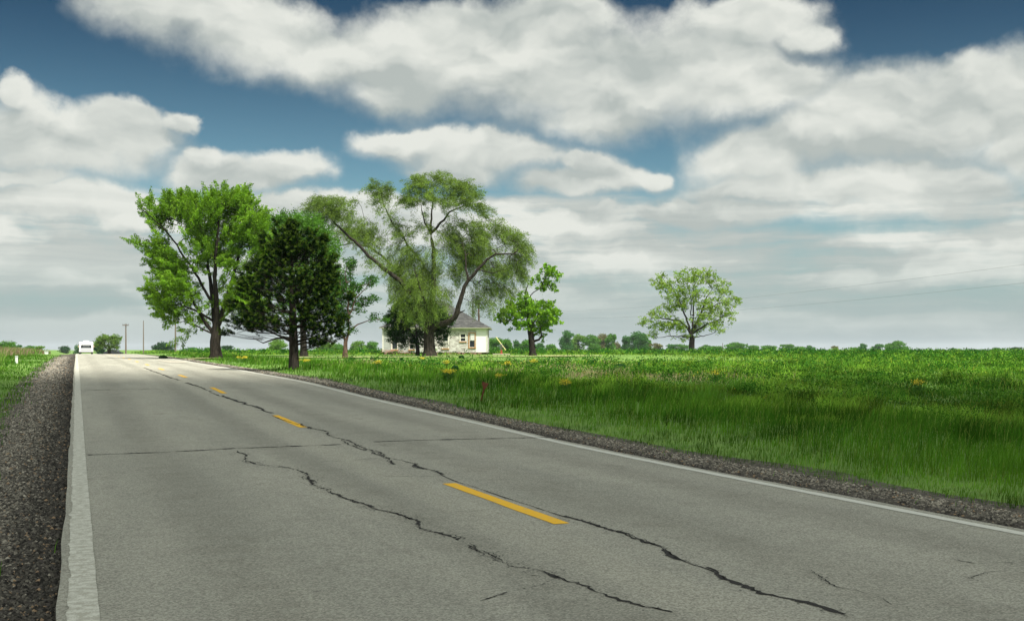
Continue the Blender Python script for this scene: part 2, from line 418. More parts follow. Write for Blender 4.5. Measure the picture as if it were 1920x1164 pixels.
# paint
def paint_mat(name, col, wear):
    m, t, b = new_mat(name)
    uv = t.node('ShaderNodeUVMap').outputs[0]
    n = t.noise(uv, 70., 4, .75); n2 = t.noise(uv, 14., 5, .6)
    f = t.step(t.math('ADD', n, t.math('MULTIPLY', n2, 1.)), 1.28 - wear, 1.5 - wear)
    t.put(b.inputs['Base Color'], t.mix(f, c4(col), (.34, .33, .27, 1))); b.inputs['Roughness'].default_value = .7
    return m
WP = paint_mat('worn_white_paint', (.52, .52, .45), .40); YP = paint_mat('yellow_paint', (.74, .42, .02), .22); WP2 = paint_mat('thin_white_paint', (.52, .52, .46), .22)
lus = np.concatenate([np.arange(-10, 5, .5), np.arange(5, 30, .06), np.arange(30, 70, .5), np.arange(70, 140, 2.), np.arange(140, 300, 5.)])
l1 = strip('edge_line', [-.045, .03, .122], .004, WP, lus, parent=ro, edge=lambda U, V: V + (fbm(U * 6, V * 9, 2, 4) - .5) * (.012 + .05 * (V < 0))); tag(l1, 'broad worn white line on the left edge of the road')
l2 = strip('edge_line', [7.15, 7.28], .004, WP2, lus, parent=ro, edge=lambda U, V: V + (fbm(U * 3, V * 9, 4, 3) - .5) * .03); tag(l2, 'thin white line on the right edge of the road')
for k in range(-1, 18):
    u0 = 9.1 + 12.05 * k
    uu = np.linspace(u0, u0 + 3.2, 9)
    dsh = strip('centre_dash', [3.84, 3.915, 3.99], .004, YP, uu, parent=ro, edge=lambda U, V: V + (vnoise(U * 5, V * 30, 6) - .5) * .018)

# cracks, real dark ribbons of open tar in the surface
CR = simple('open_crack', (.028, .026, .023), .95, .4, 20.)
def crack(pts, w, rag=1., specks=14, gap=.12, jit=.05, kind_pix=True):
    P = np.array([pix(*p) if kind_pix else uv2xy(p[1], p[0]) for p in pts])
    seg = np.linalg.norm(np.diff(P, axis=0), axis=1); s = np.concatenate([[0], np.cumsum(seg)])
    n = max(8, int(s[-1] / (.035 if s[-1] < 12 else .08))); tt = np.linspace(0, s[-1], n)
    cx = np.interp(tt, s, P[:, 0]); cy = np.interp(tt, s, P[:, 1])
    T = np.gradient(np.stack([cx, cy], -1), axis=0); T /= np.linalg.norm(T, axis=1)[:, None] + 1e-9; N = np.stack([-T[:, 1], T[:, 0]], -1)
    sd = rng.integers(0, 1000)
    off = (fbm(tt * 1.3, tt * 0, sd, 4) - .5) * 2 * jit * 2.2 + rng.normal(0, jit * .16, n)
    tp_ = np.clip(np.minimum(tt, s[-1] - tt) / min(.5, s[-1] * .15), 0, 1); off = off * tp_
    V = []; Fs = []
    for strand in range(1 if rag < .5 else 4):
        o2 = off + (0 if strand == 0 else (fbm(tt * 2.1, tt * 0, sd + 40 * strand, 3) - .5) * jit * 3.2)
        ww = w * (.25 + 1.3 * vnoise(tt * 5, tt * 0, sd + 7 + strand) ** 1.5) * (1.05 if strand == 0 else .42)
        ww = ww * rng.uniform(.45, 1.5, n)
        on = vnoise(tt * 2.6, tt * 0, sd + 17 + strand * 3) > (gap if strand == 0 else .58)
        C = np.stack([cx, cy], -1) + N * o2[:, None]
        a = C - N * ww[:, None] / 2; b = C + N * ww[:, None] / 2
        z = roadz(C[:, 0], C[:, 1]) + .0045
        for i in range(n - 1):
            if on[i]:
                k = len(V)
                V += [(a[i, 0], a[i, 1], z[i]), (b[i, 0], b[i, 1], z[i]), (b[i + 1, 0], b[i + 1, 1], z[i + 1]), (a[i + 1, 0], a[i + 1, 1], z[i + 1])]
                Fs.append((k, k + 1, k + 2, k + 3))
    m = int(s[-1] * specks * rag)
    ti = rng.uniform(0, s[-1], m); i = np.clip((ti / s[-1] * (n - 1)).astype(int), 0, n - 1)
    dens = vnoise(tt * .9, tt * 0, sd + 31)[i]; i = i[rng.random(m) < dens * 1.6]
    for q in i:
        c = np.array([cx[q], cy[q]]) + N[q] * (off[q] + rng.normal(0, jit * 1.0)) + T[q] * rng.uniform(-.04, .04)
        r = rng.uniform(.003, .009) * (1 + c[1] / 30); z = float(roadz(c[0], c[1])) + .0048; k = len(V); an = rng.uniform(0, 6.28)
        for h in range(4):
            V.append((c[0] + r * math.cos(an + h * 1.57) * rng.uniform(.6, 1.5), c[1] + r * math.sin(an + h * 1.57) * rng.uniform(.6, 1.5), z))
        Fs.append((k, k + 1, k + 2, k + 3))
    o = mesh('crack', V, Fs, CR, parent=ro); return o
crack([(1057, 988), (1080, 996), (1150, 1020), (1250, 1060), (1350, 1100), (1440, 1140), (1520, 1162), (1600, 1190)], .036, 1.4, 45, .02, .045)
crack([(1060, 990), (950, 952), (850, 917), (825, 905)], .016, .3, 10, .1, .01)
crack([(830, 905), (760, 880), (700, 860), (650, 838), (600, 818), (565, 804)], .036, 1.2, 30, .05, .06)
crack([(740, 885), (690, 858), (650, 845), (640, 836)], .02, 1., 20, .1, .05)
crack([(512, 783), (470, 768), (440, 758), (418, 748)], .085, 1.0, 14, .05, .06)
crack([(395, 740), (370, 730), (350, 723)], .09, .4, 8, .1, .04)
crack([(335, 718), (300, 705), (270, 693)], .10, .4, 5, .1, .03)
crack([(445, 858), (465, 878), (490, 884), (530, 888), (570, 910), (600, 930), (650, 955), (700, 970)], .026, 1.3, 34, .1, .07)
crack([(690, 968), (760, 993), (820, 1020), (900, 1055), (960, 1080), (1010, 1095), (1045, 1112)], .024, 1.5, 42, .18, .07)
crack([(1040, 1108), (1100, 1130), (1140, 1140), (1200, 1158), (1260, 1180)], .028, 1.4, 40, .1, .06)
crack([(1045, 1112), (1000, 1128), (950, 1140), (900, 1158)], .008, .5, 10, .3, .02)
crack([(165, 866), (300, 861), (440, 853), (640, 845)], .075, .2, 6, .02, .02)
crack([(560, 806), (530, 796), (510, 788)], .03, .4, 10, .1, .02)
crack([(420, 752), (405, 746), (393, 741)], .04, .3, 10, .1, .02)
crack([(700, 840), (780, 837), (880, 834), (1040, 831)], .07, .2, 6, .02, .02)
crack([(150, 738), (240, 736), (335, 735)], .11, .2, 3, .05, .02)
crack([(345, 735), (420, 734), (600, 733)], .03, .2, 3, .3, .02)
crack([(600, 880), (650, 878), (720, 871)], .012, .3, 8, .25, .03)
crack([(720, 908), (780, 910), (835, 906)], .012, .3, 8, .2, .03)
crack([(1480, 1090), (1520, 1105), (1560, 1130), (1620, 1145), (1670, 1164)], .010, .9, 20, .2, .05)
crack([(1765, 1072), (1830, 1085), (1900, 1080)], .007, .8, 12, .2, .04)
crack([(1825, 1115), (1850, 1100), (1890, 1098)], .007, .8, 12, .1, .04)
crack([(850, 980), (880, 979), (910, 975)], .008, .3, 4, .2, .01)

# driveway mouth, lane past the house
PALE = simple('pale_gravel_lane', (.40, .37, .30), .95, .25, 1.5)
def sheet(name, quads, dz, mat, label):
    V = []; Fs = []
    for (a, b, c, d) in quads:
        n = 14; k = len(V)
        for i in range(n + 1):
            for j in range(5):
                p = (1 - i / n) * ((1 - j / 4) * np.array(a) + j / 4 * np.array(d)) + (i / n) * ((1 - j / 4) * np.array(b) + j / 4 * np.array(c))
                V.append((p[0], p[1], float(ground(p[0], p[1])) + dz))
        for i in range(n):
            for j in range(4):
                q = k + i * 5 + j; Fs.append((q, q + 5, q + 6, q + 1))
    o = mesh(name, V, Fs, mat); tag(o, label, kind='structure'); return o
p1, p2, p3, p4 = pix(262, 674.5), pix(352, 681.5), pix(355, 684), pix(290, 683)
sheet('driveway', [(pix(292, 678.6), pix(345, 681.2), pix(352, 683.2), pix(318, 682.5))], .12, PALE, 'pale gravel driveway mouth on the right edge of the road')
LANE = simple('sandy_lane', (.27, .27, .12), .95, .3, .8)
sheet('path', [(pix(352, 673.5), pix(700, 670.2), pix(700, 671.6), pix(352, 675.5)), (pix(700, 670.2), pix(1130, 667.0), pix(1130, 668.2), pix(700, 671.6))], .10, LANE, 'faint tan farm lane passing in front of the white house')

# ================================================================== GRASS AND WEEDS
def blades(name, n, dmin, dmax, accept, height, color, wpx, label, xr=.62, lean=.35, xshift=0.):
    d = np.exp(rng.uniform(math.log(dmin), math.log(dmax), n))
    x = d * (rng.uniform(-xr, xr, n) + xshift); y = d
    u, v = xy2uv(x, y)
    ok = accept(x, y, u, v) & (cut(u, v) < .6); x, y, u, v, d = x[ok], y[ok], u[ok], v[ok], d[ok]; n = len(x)
    h = height(x, y, u, v) * rng.uniform(.6, 1.15, n)
    w = np.maximum(.007, d * wpx / F) * rng.uniform(.6, 1.3, n)
    z = ground(x, y) - .03
    z = np.maximum(z, np.where(v < 0, roadz(x, y) - .07, z))
    a = rng.uniform(0, 2 * math.pi, n); px, py = np.cos(a) * w / 2, np.sin(a) * w / 2
    la = rng.uniform(0, 2 * math.pi, n); ll = rng.uniform(0, 1, n) ** 1.3 * lean * h * 1.6
    lx, ly = np.cos(la) * ll + .12 * h, np.sin(la) * ll
    P = np.zeros((n, 5, 3))
    P[:, 0] = np.stack([x - px, y - py, z], -1); P[:, 1] = np.stack([x + px, y + py, z], -1)
    P[:, 2] = np.stack([x + px * .8 + lx * .35, y + py * .8 + ly * .35, z + h * .6], -1)
    P[:, 3] = np.stack([x - px * .8 + lx * .35, y - py * .8 + ly * .35, z + h * .6], -1)
    P[:, 4] = np.stack([x + lx, y + ly, z + h * .98], -1)
    b = np.arange(n) * 5
    flat = np.stack([b, b + 1, b + 2, b, b + 2, b + 3, b + 3, b + 2, b + 4], -1).reshape(-1, 3)
    c = color(x, y, u, v, n)
    o = mesh(name, P.reshape(-1, 3), flat, BLADE, col=np.repeat(c, 5, 0)); tag(o, label, kind='stuff'); return o
def mixc(a, b, f): return np.asarray(a)[None] * (1 - f[:, None]) + np.asarray(b)[None] * f[:, None]
def left_edge(u): return -1.22 - (fbm(u * .8, u * 0, 11) - .5) * .55 - .2 * (u > 40)
def right_edge(u): return 8.38 + (fbm(u * .7, u * 0, 12) - .5) * .5
def acc_verge(x, y, u, v):
    q = np.where(rng.random(len(v)) < .06, -np.abs(rng.normal(0, .35, len(v))) * (vnoise(u * 1.7, u * 0, 81) > .5), np.abs(rng.normal(0, .11, len(v)))); l = (v < left_edge(u) - q) & (v < -.15); r = (v > right_edge(u) + q) & (v > 7.5)
    return (l | r) & (v < 15) & (v > -30)
def h_verge(x, y, u, v):
    r = np.clip((v - 8.4) / 3., .25, 1); l = np.clip((-1.3 - v) / 3., .3, 1)
    e = np.where(v > 0, r, l * .55)
    return (.07 + .30 * e) * (.35 + 1.3 * fbm(x / 1.2, y / 1.2, 21, 3))
def c_verge(x, y, u, v, n):
    f = fbm(x / 2.5, y / 2.5, 22); g = rng.random(n)
    c = mixc((.045, .135, .012), (.105, .235, .022), np.clip((f - .3) * 2.2, 0, 1))
    k = fbm(x / .8, y / 1.1, 27, 2); c = c * (1 - .55 * np.clip((k - .52) * 5, 0, 1))[:, None]
    c = np.where((g < .10)[:, None], np.array([.17, .24, .05]), c) * (.62 + .75 * vnoise(x / .22, y / .40, 83))[:, None]
    return c * rng.uniform(.75, 1.2, (n, 1))
blades('verge_grass', 330000, 7.5, 130, acc_verge, h_verge, c_verge, 1.0, 'lush green grass along the road verges')
HOUSE_D = 138.
def lawn(x, y): return sstep(70, 84, y + x * .12) * (1 - sstep(128, 138, y)) * sstep(-34, -28, x) * (1 - sstep(12, 26, x))
def dry(x, y):
    m = sstep(36, 44, y) * (1 - sstep(82, 96, y)) * sstep(-20, -12, x) * (1 - sstep(4, 12, x))
    return np.clip((fbm(x / 3.2, y / 6., 51, 3) - .50) * 7, 0, 1) * m
def acc_field(x, y, u, v):
    m = vnoise(x / 1.1, y / 1.1, 31)
    return (v > 11.5 + 3 * vnoise(u / 4, u * 0, 35)) & (rng.random(len(x)) > lawn(x, y) * .8)
def h_field(x, y, u, v):
    f = fbm(x / 1.8, y / 2.6, 41, 3)
    return (.7 + .6 * vnoise(x / (.25 + y * .003), y / (.5 + y * .01), 84)) * (.12 + .72 * np.clip(f - .32, 0, 1) ** 1.2 + .35 * np.clip(vnoise(x / .8, y / 1.2, 47) - .6, 0, 1)) * (1 - .75 * lawn(x, y)) * (1 - .25 * dry(x, y)) * (.6 + .4 * sstep(11, 15, v))
def c_field(x, y, u, v, n):
    f = fbm(x / 2.2, y / 5., 42, 3); g = rng.random(n)
    c = mixc((.165, .290, .035), (.070, .165, .020), np.clip((f - .42) * 5, 0, 1))
    k = fbm(x / .9, y / 1.6, 45, 2); c = c * (1 - .72 * np.clip((k - .52) * 6, 0, 1))[:, None]
    c = np.where((g < .05)[:, None], np.array([.20, .24, .05]), c)
    c = c * (.65 + .95 * vnoise(x / (.25 + y * .003), y / (.5 + y * .01), 84))[:, None]
    L = lawn(x, y); c = c * (1 - L[:, None]) + L[:, None] * np.array([.20, .30, .04])
    D = dry(x, y); s = rng.random(n) < D * .8
    c = np.where(s[:, None], np.array([.36, .29, .19]), c)
    return c * rng.uniform(.75, 1.2, (n, 1))
blades('field_grass', 420000, 18, 330, acc_field, h_field, c_field, 1.35, 'tall green weeds and grass across the field', lean=.5)
# leafy broad weeds in the field
def leafy(name, n, dmin, dmax, accept, hfun, cfun, label, xr=.6, xshift=0., lpx=3.2, nl=16):
    d = np.exp(rng.uniform(math.log(dmin), math.log(dmax), n)); x = d * (rng.uniform(-xr, xr, n) + xshift); y = d; u, v = xy2uv(x, y)
    ok = accept(x, y, u, v); x, y, u, v, d = x[ok], y[ok], u[ok], v[ok], d[ok]; n = len(x)
    h = hfun(x, y, u, v); c = cfun(x, y, u, v, n)
    m = nl; C = np.stack([x, y, ground(x, y)], -1)[:, None] + rng.normal(0, 1, (n, m, 3)) * (h * .42)[:, None, None] * np.array([1., 1., 0]) + np.array([0, 0, 1.]) * (rng.random((n, m, 1)) ** .7) * h[:, None, None]
    s = np.maximum(.03, d * lpx / F)[:, None] * rng.uniform(.6, 1.4, (n, m))
    return leaves(name, C.reshape(-1, 3), s.ravel(), np.repeat(c, m, 0) * rng.uniform(.7, 1.3, (n * m, 1)), BLADE, None, label=label)
def leaves(name, C, s, col, mat, parent, asp=.55, axis=None, label=None):
    n = len(C)
    a = rng.normal(0, 1, (n, 3)) if axis is None else axis
    a = a / (np.linalg.norm(a, axis=1)[:, None] + 1e-9)
    r = rng.normal(0, 1, (n, 3)); b = np.cross(a, r); b /= np.linalg.norm(b, axis=1)[:, None] + 1e-9
    s = np.asarray(s).reshape(-1, 1)
    L = a * s * .5; W = b * s * .5 * asp
    V = np.stack([C - L, C + W * 1., C + L, C - W * 1.], 1).reshape(-1, 3)
    Fs = (np.arange(n) * 4)[:, None] + np.arange(4)[None]
    o = mesh(name, V, Fs, mat, parent, col=np.repeat(col, 4, 0))
    if label: tag(o, label, kind='stuff')
    return o
leafy('broadleaf_weeds', 42000, 16, 200, lambda x, y, u, v: (v > 14) & (fbm(x / 1.1, y / 1.7, 61) > .56) & (lawn(x, y) < .3),
      lambda x, y, u, v: .25 + .45 * rng.random(len(x)) ** 2 + y * .0008, lambda x, y, u, v, n: np.where(rng.random((n, 1)) < .3, np.array([[.10, .20, .025]]), np.array([[.024, .090, .012]])) * rng.uniform(.6, 1.5, (n, 1)),
      'darker leafy weeds clumped through the field')
blades('dry_weeds', 90000, 45, 300, lambda x, y, u, v: (v < -4.2 - 2.2 * vnoise(u / 9, u * 0, 71) - 4 * (1 - sstep(50, 75, y))) & (v > -75),
       lambda x, y, u, v: .45 + .6 * fbm(x / 4, y / 4, 72), lambda x, y, u, v, n: np.where((fbm(x / 6, y / 9, 73) + rng.normal(0, .1, n) > .52)[:, None], np.array([[.12, .21, .04]]), np.array([[.25, .185, .13]])) * rng.uniform(.7, 1.3, (n, 1)),
       1.3, 'reddish brown dry weeds in the field left of the road', xr=.14, xshift=-.47, lean=.5)

# ================================================================== TREES
def mk_tree(name, label, base_px, limbs, lobes, leaf=(.2, 9000), tint=(.06, .15, .02), cat='tree', group=None, sz=None, d=None, sprays=260,
            spray_len=.9, spray_r=.28, droop=0., up=.3, bark=BARK, mat=LEAF, depth=.85, tw=.016, var=.25, asp=.5, axis_follow=.4, seed=1, limb_y=.35, pull=.25, gap=.0, crown_name='crown', tint2=None):
    g = np.random.default_rng(seed)
    bx, by = base_px
    if d is None:
        X, d = pix(bx, by)
    X = (bx - 960) / F * d
    s = d / F; z0 = float(ground(X, d))
    top_of = lambda p: np.array([(p[0] - bx) * s, 0., (by - p[1]) * s])
    root = empty(name, (X, d, z0 - .05)); tag(root, label, cat, group)
    nodes = []; par = []; rad = []
    def addn(p, pr, r): nodes.append(np.array(p, float)); par.append(pr); rad.append(r); return len(nodes) - 1
    for li, (pts, r0, r1) in enumerate(limbs):
        P = [top_of(p) + np.array([0, (p[2] * s if len(p) > 2 else 0), 0]) for p in pts]
        if li == 0:
            prev = -1; st = 0
        else:
            dd = [np.linalg.norm((n - P[0]) * np.array([1, .4, 1])) for n in nodes]; prev = int(np.argmin(dd)); st = 0
        ybend = 0 if li == 0 else (g.uniform(-1, 1) * limb_y)
        L = 0; tot = sum(np.linalg.norm(P[i + 1] - P[i]) for i in range(len(P) - 1))
        y0 = nodes[prev][1] if prev >= 0 else 0
        if li > 0: P = [nodes[prev]] + P[0:] if np.linalg.norm(nodes[prev] - P[0]) > .5 else [nodes[prev]] + P[1:]
        tot = max(.1, sum(np.linalg.norm(P[i + 1] - P[i]) for i in range(len(P) - 1))); idx = prev
        if li == 0: idx = addn(P[0], -1, r0)
        for i in range(len(P) - 1):
            sl = np.linalg.norm(P[i + 1] - P[i]); k = max(1, int(sl / .45))
            for j in range(1, k + 1):
                q = P[i] + (P[i + 1] - P[i]) * j / k; L += sl / k; f = L / tot
                q = q + g.normal(0, .035, 3) * (1 if li else .4)
                if not (len(pts[0]) > 2): q[1] = y0 + ybend * L
                idx = addn(q, idx, r0 + (r1 - r0) * f)
    nl = len(nodes)
    # attractors in the crown lobes
    area = np.array([l[2] * l[3] * (l[4] if len(l) > 4 else 1.) for l in lobes], float); cnt = np.maximum(2, (sprays * area / area.sum()).astype(int))
    At = []; ctr = np.mean([[top_of(l)[0], 0, top_of(l)[2]] for l in lobes], axis=0)
    for l, c in zip(lobes, cnt):
        o = top_of((l[0], l[1])); rx, rz = l[2] * s, l[3] * s; ry = depth * max(rx, rz); oy = (l[5] * s if len(l) > 5 else g.uniform(-.35, .35) * ry * 1.2)
        v = g.normal(0, 1, (c, 3)); v /= np.linalg.norm(v, axis=1)[:, None]; v *= (g.random((c, 1)) ** .42)
        At.append(o + v * np.array([rx, ry, rz]) + np.array([0, oy, 0]))
    At = np.concatenate(At)
    if gap > 0:
        keep = fbm(At[:, 0] / (s * 26) + seed, At[:, 2] / (s * 26) + At[:, 1] * .15, seed + 3, 2) > gap; At = At[keep]
    order = np.argsort([min(np.linalg.norm(np.array(nodes[:nl]) - a, axis=1)) for a in At]); At = At[order]
    dirs = []
    for a in At:
        N = np.array(nodes); w = np.linalg.norm(N - a, axis=1) + .35 * np.maximum(0, N[:, 2] - a[2]) * (1 if droop < .5 else .2)
        w[0:max(1, int(nl * .05))] += 2
        i = int(np.argmin(w)); p = N[i]; L = np.linalg.norm(a - p); k = max(1, int(L / .6))
        idx = i
        outd = a - ctr; outd[2] *= .6; outd /= np.linalg.norm(outd) + 1e-6
        for j in range(1, k + 1):
            f = j / k; q = p + (a - p) * f; q = q + np.array([0, 0, 1.]) * math.sin(f * math.pi) * L * (.10 if droop < .5 else .2) + g.normal(0, .04 * L / k + .01, 3) * (f < 1)
            idx = addn(q, idx, tw)
        dr = (a - p) / (L + 1e-6) * pull + outd * .7 + np.array([0, 0, up - droop]) + g.normal(0, .35, 3); dr /= np.linalg.norm(dr)
        dirs.append(dr)
    dirs = np.array(dirs)
    # pipe model radii
    cntc = np.zeros(len(nodes))
    for i in range(len(nodes) - 1, -1, -1):
        if cntc[i] == 0: cntc[i] = 1
        if par[i] >= 0: cntc[par[i]] += cntc[i] if i >= 0 else 0
    rr = np.array([rad[i] if i < nl else min(tw * cntc[i] ** .42, .10) for i in range(len(nodes))])
    for i in range(nl, len(nodes)):
        if par[i] >= 0: rr[i] = min(rr[i], rr[par[i]] * .95 + .002)
    # chains -> tubes
    mb = MB(); ch = {}
    for i, p in enumerate(par): ch.setdefault(p, []).append(i)
    used = set()
    def chain(start):
        c = [start]
        while True:
            nx = [q for q in ch.get(c[-1], []) if q not in used]
            if not nx: break
            b = max(nx, key=lambda q: rr[q] + cntc[q] * 1e-4); used.add(b); c.append(b)
        return c
    used.add(0); stack = [0]; first = True
    done = []
    c0 = chain(0); done.append(c0)
    for i in range(1, len(nodes)):
        if i not in used:
            used.add(i); c = chain(i); done.append([par[i]] + c)
    for k_, c in enumerate(done):
        P = [nodes[i] for i in c]; rd = [rr[i] for i in c]
        if k_ > 0: rd[0] = min(rd[0], rd[1] * 1.15) if len(rd) > 1 else rd[0]
        if k_ == 0:   # root flare
            rd[0] *= 1.35; P = [P[0] - np.array([0, 0, .3])] + P; rd = [rd[0] * 1.15] + rd
            if len(rd) > 2: rd[2] *= 1.06
        if len(P) > 1: mb.tube(P, rd, 9 if max(rd) > .09 else (5 if max(rd) > .03 else 3), cap=max(rd) > .09)
    mb.build('trunk', bark, root, smooth=True)
    # foliage
    lsize, nleaf = leaf; per = max(3, nleaf // len(At)); n = per * len(At)
    t_ = g.random((len(At), per)) ** .8
    SL = spray_len * g.uniform(.6, 1.3, (len(At), 1))
    C = At[:, None] + dirs[:, None] * (t_ * SL)[..., None] - np.array([0, 0, 1.]) * (droop * (t_ ** 2) * SL * .9)[..., None] + g.normal(0, 1, (len(At), per, 3)) * (spray_r * (1.05 - .55 * t_))[..., None] * np.array([1, 1, .75])
    C = C.reshape(-1, 3)
    # shade of colour by spray and by broad clumps
    k1 = g.uniform(1 - var, 1 + var, (len(At), 1)); T = np.array(tint)[None] * k1
    if tint2 is not None:
        q = (g.random((len(At), 1)) < .35); T = np.where(q, np.array(tint2)[None] * k1, T)
    col = np.repeat(T, per, 0) * g.uniform(.82, 1.18, (n, 1))
    ax = np.repeat(dirs, per, 0) * axis_follow - np.array([0, 0, droop * .8]) + g.normal(0, .6, (n, 3))
    ss = lsize * g.uniform(.6, 1.35, n)
    leaves(crown_name, C, ss, col, mat, root, asp=asp, axis=ax)
    return root

# --- the tall elm at the left
mk_tree('elm_tree', 'tall bright green vase shaped tree with a thick dark trunk, leftmost of the roadside trees', (405, 673),
        [([(405, 673), (404, 650), (404, 628), (405, 615)], .47, .40),
         ([(404, 625), (398, 590), (391, 550), (382, 510), (373, 470), (365, 430), (358, 400)], .24, .04),
         ([(404, 622), (400, 585), (394, 540), (392, 500), (388, 455), (380, 415)], .22, .04),
         ([(405, 618), (408, 570), (407, 520), (412, 470), (418, 420), (425, 385)], .24, .04),
         ([(406, 620), (418, 580), (432, 530), (446, 480), (456, 430), (460, 390)], .22, .04),
         ([(402, 628), (388, 610), (370, 580), (352, 550), (330, 515), (305, 480), (285, 462)], .17, .03),
         ([(390, 560), (365, 510), (340, 470), (310, 425), (275, 395)], .13, .03),
         ([(402, 630), (385, 618), (365, 608), (345, 600)], .09, .03),
         ([(408, 600), (430, 580), (455, 565), (475, 550)], .12, .03),
         ([(400, 600), (375, 585), (350, 575), (320, 565)], .11, .03)],
        [(289, 392, 28, 16), (304, 412, 28, 20), (345, 395, 38, 32), (325, 372, 12, 12), (400, 400, 52, 36), (382, 380, 18, 16), (452, 380, 15, 22), (435, 392, 38, 28), (470, 420, 26, 38), (450, 450, 40, 40), (350, 440, 60, 38), (280, 462, 24, 12), (305, 475, 34, 24),
         (325, 505, 42, 30), (380, 480, 60, 45, .8), (470, 480, 26, 45), (430, 510, 34, 40, .7), (315, 545, 36, 22), (350, 545, 50, 35, .8), (310, 570, 26, 16), (330, 590, 36, 16), (365, 600, 34, 12, .7), (455, 555, 38, 34, .9), (470, 590, 30, 20), (405, 560, 40, 30, .5), (350, 618, 9, 9), (343, 630, 5, 7)],
        leaf=(.17, 150000), sprays=2200, spray_len=1.05, spray_r=.15, up=.65, droop=0., tint=(.130, .250, .022), tint2=(.18, .32, .03), seed=3, depth=.9, gap=.365, asp=.45, axis_follow=1.1)
# --- green tree hidden behind the pine
mk_tree('maple_tree', 'rounded green tree standing directly behind the dark pine', (570, 668),
        [([(570, 668), (569, 640), (568, 600)], .36, .28), ([(568, 600), (555, 540), (545, 480), (540, 430)], .2, .04), ([(568, 600), (580, 540), (590, 490), (598, 450)], .2, .04), ([(568, 590), (600, 540), (620, 500)], .12, .03)],
        [(548, 422, 36, 20), (530, 415, 16, 12), (575, 430, 36, 26), (600, 455, 28, 32), (615, 480, 17, 30), (505, 430, 16, 18), (520, 460, 40, 30), (570, 490, 60, 45), (600, 530, 34, 45), (550, 560, 60, 40, .5)],
        leaf=(.22, 34000), sprays=600, spray_len=.8, spray_r=.36, up=.5, tint=(.085, .195, .028), seed=5, gap=.25)
# --- sparse small tree between pine and willow
mk_tree('crooked_tree', 'small crooked tree with sparse leaves and bare pinkish lower branches between pine and willow', (647, 671),
        [([(647, 671), (647, 655), (648, 640)], .21, .17), ([(648, 640), (640, 622), (634, 600), (630, 570)], .11, .03), ([(648, 640), (655, 620), (668, 608), (690, 598), (706, 596)], .10, .02),
         ([(652, 625), (655, 590), (655, 550), (652, 510), (660, 495)], .10, .02), ([(655, 590), (670, 560), (690, 540), (700, 525)], .07, .02)],
        [(655, 545, 22, 26), (640, 575, 22, 26), (672, 565, 18, 16, .7), (656, 503, 14, 15), (690, 530, 16, 12, .7), (650, 610, 18, 10, .6), (697, 562, 10, 6), (700, 597, 14, 5), (720, 596, 6, 5), (640, 530, 12, 16)],
        leaf=(.17, 9000), sprays=230, spray_len=.55, spray_r=.2, up=.2, tint=(.035, .095, .018), tint2=(.07, .17, .025), seed=6, gap=.3, bark=bark_mat('bark_reddish', (.05, .035, .028), (.15, .095, .07)))
BARK_W = bark_mat('bark_willow', (.012, .010, .008), (.055, .046, .036))
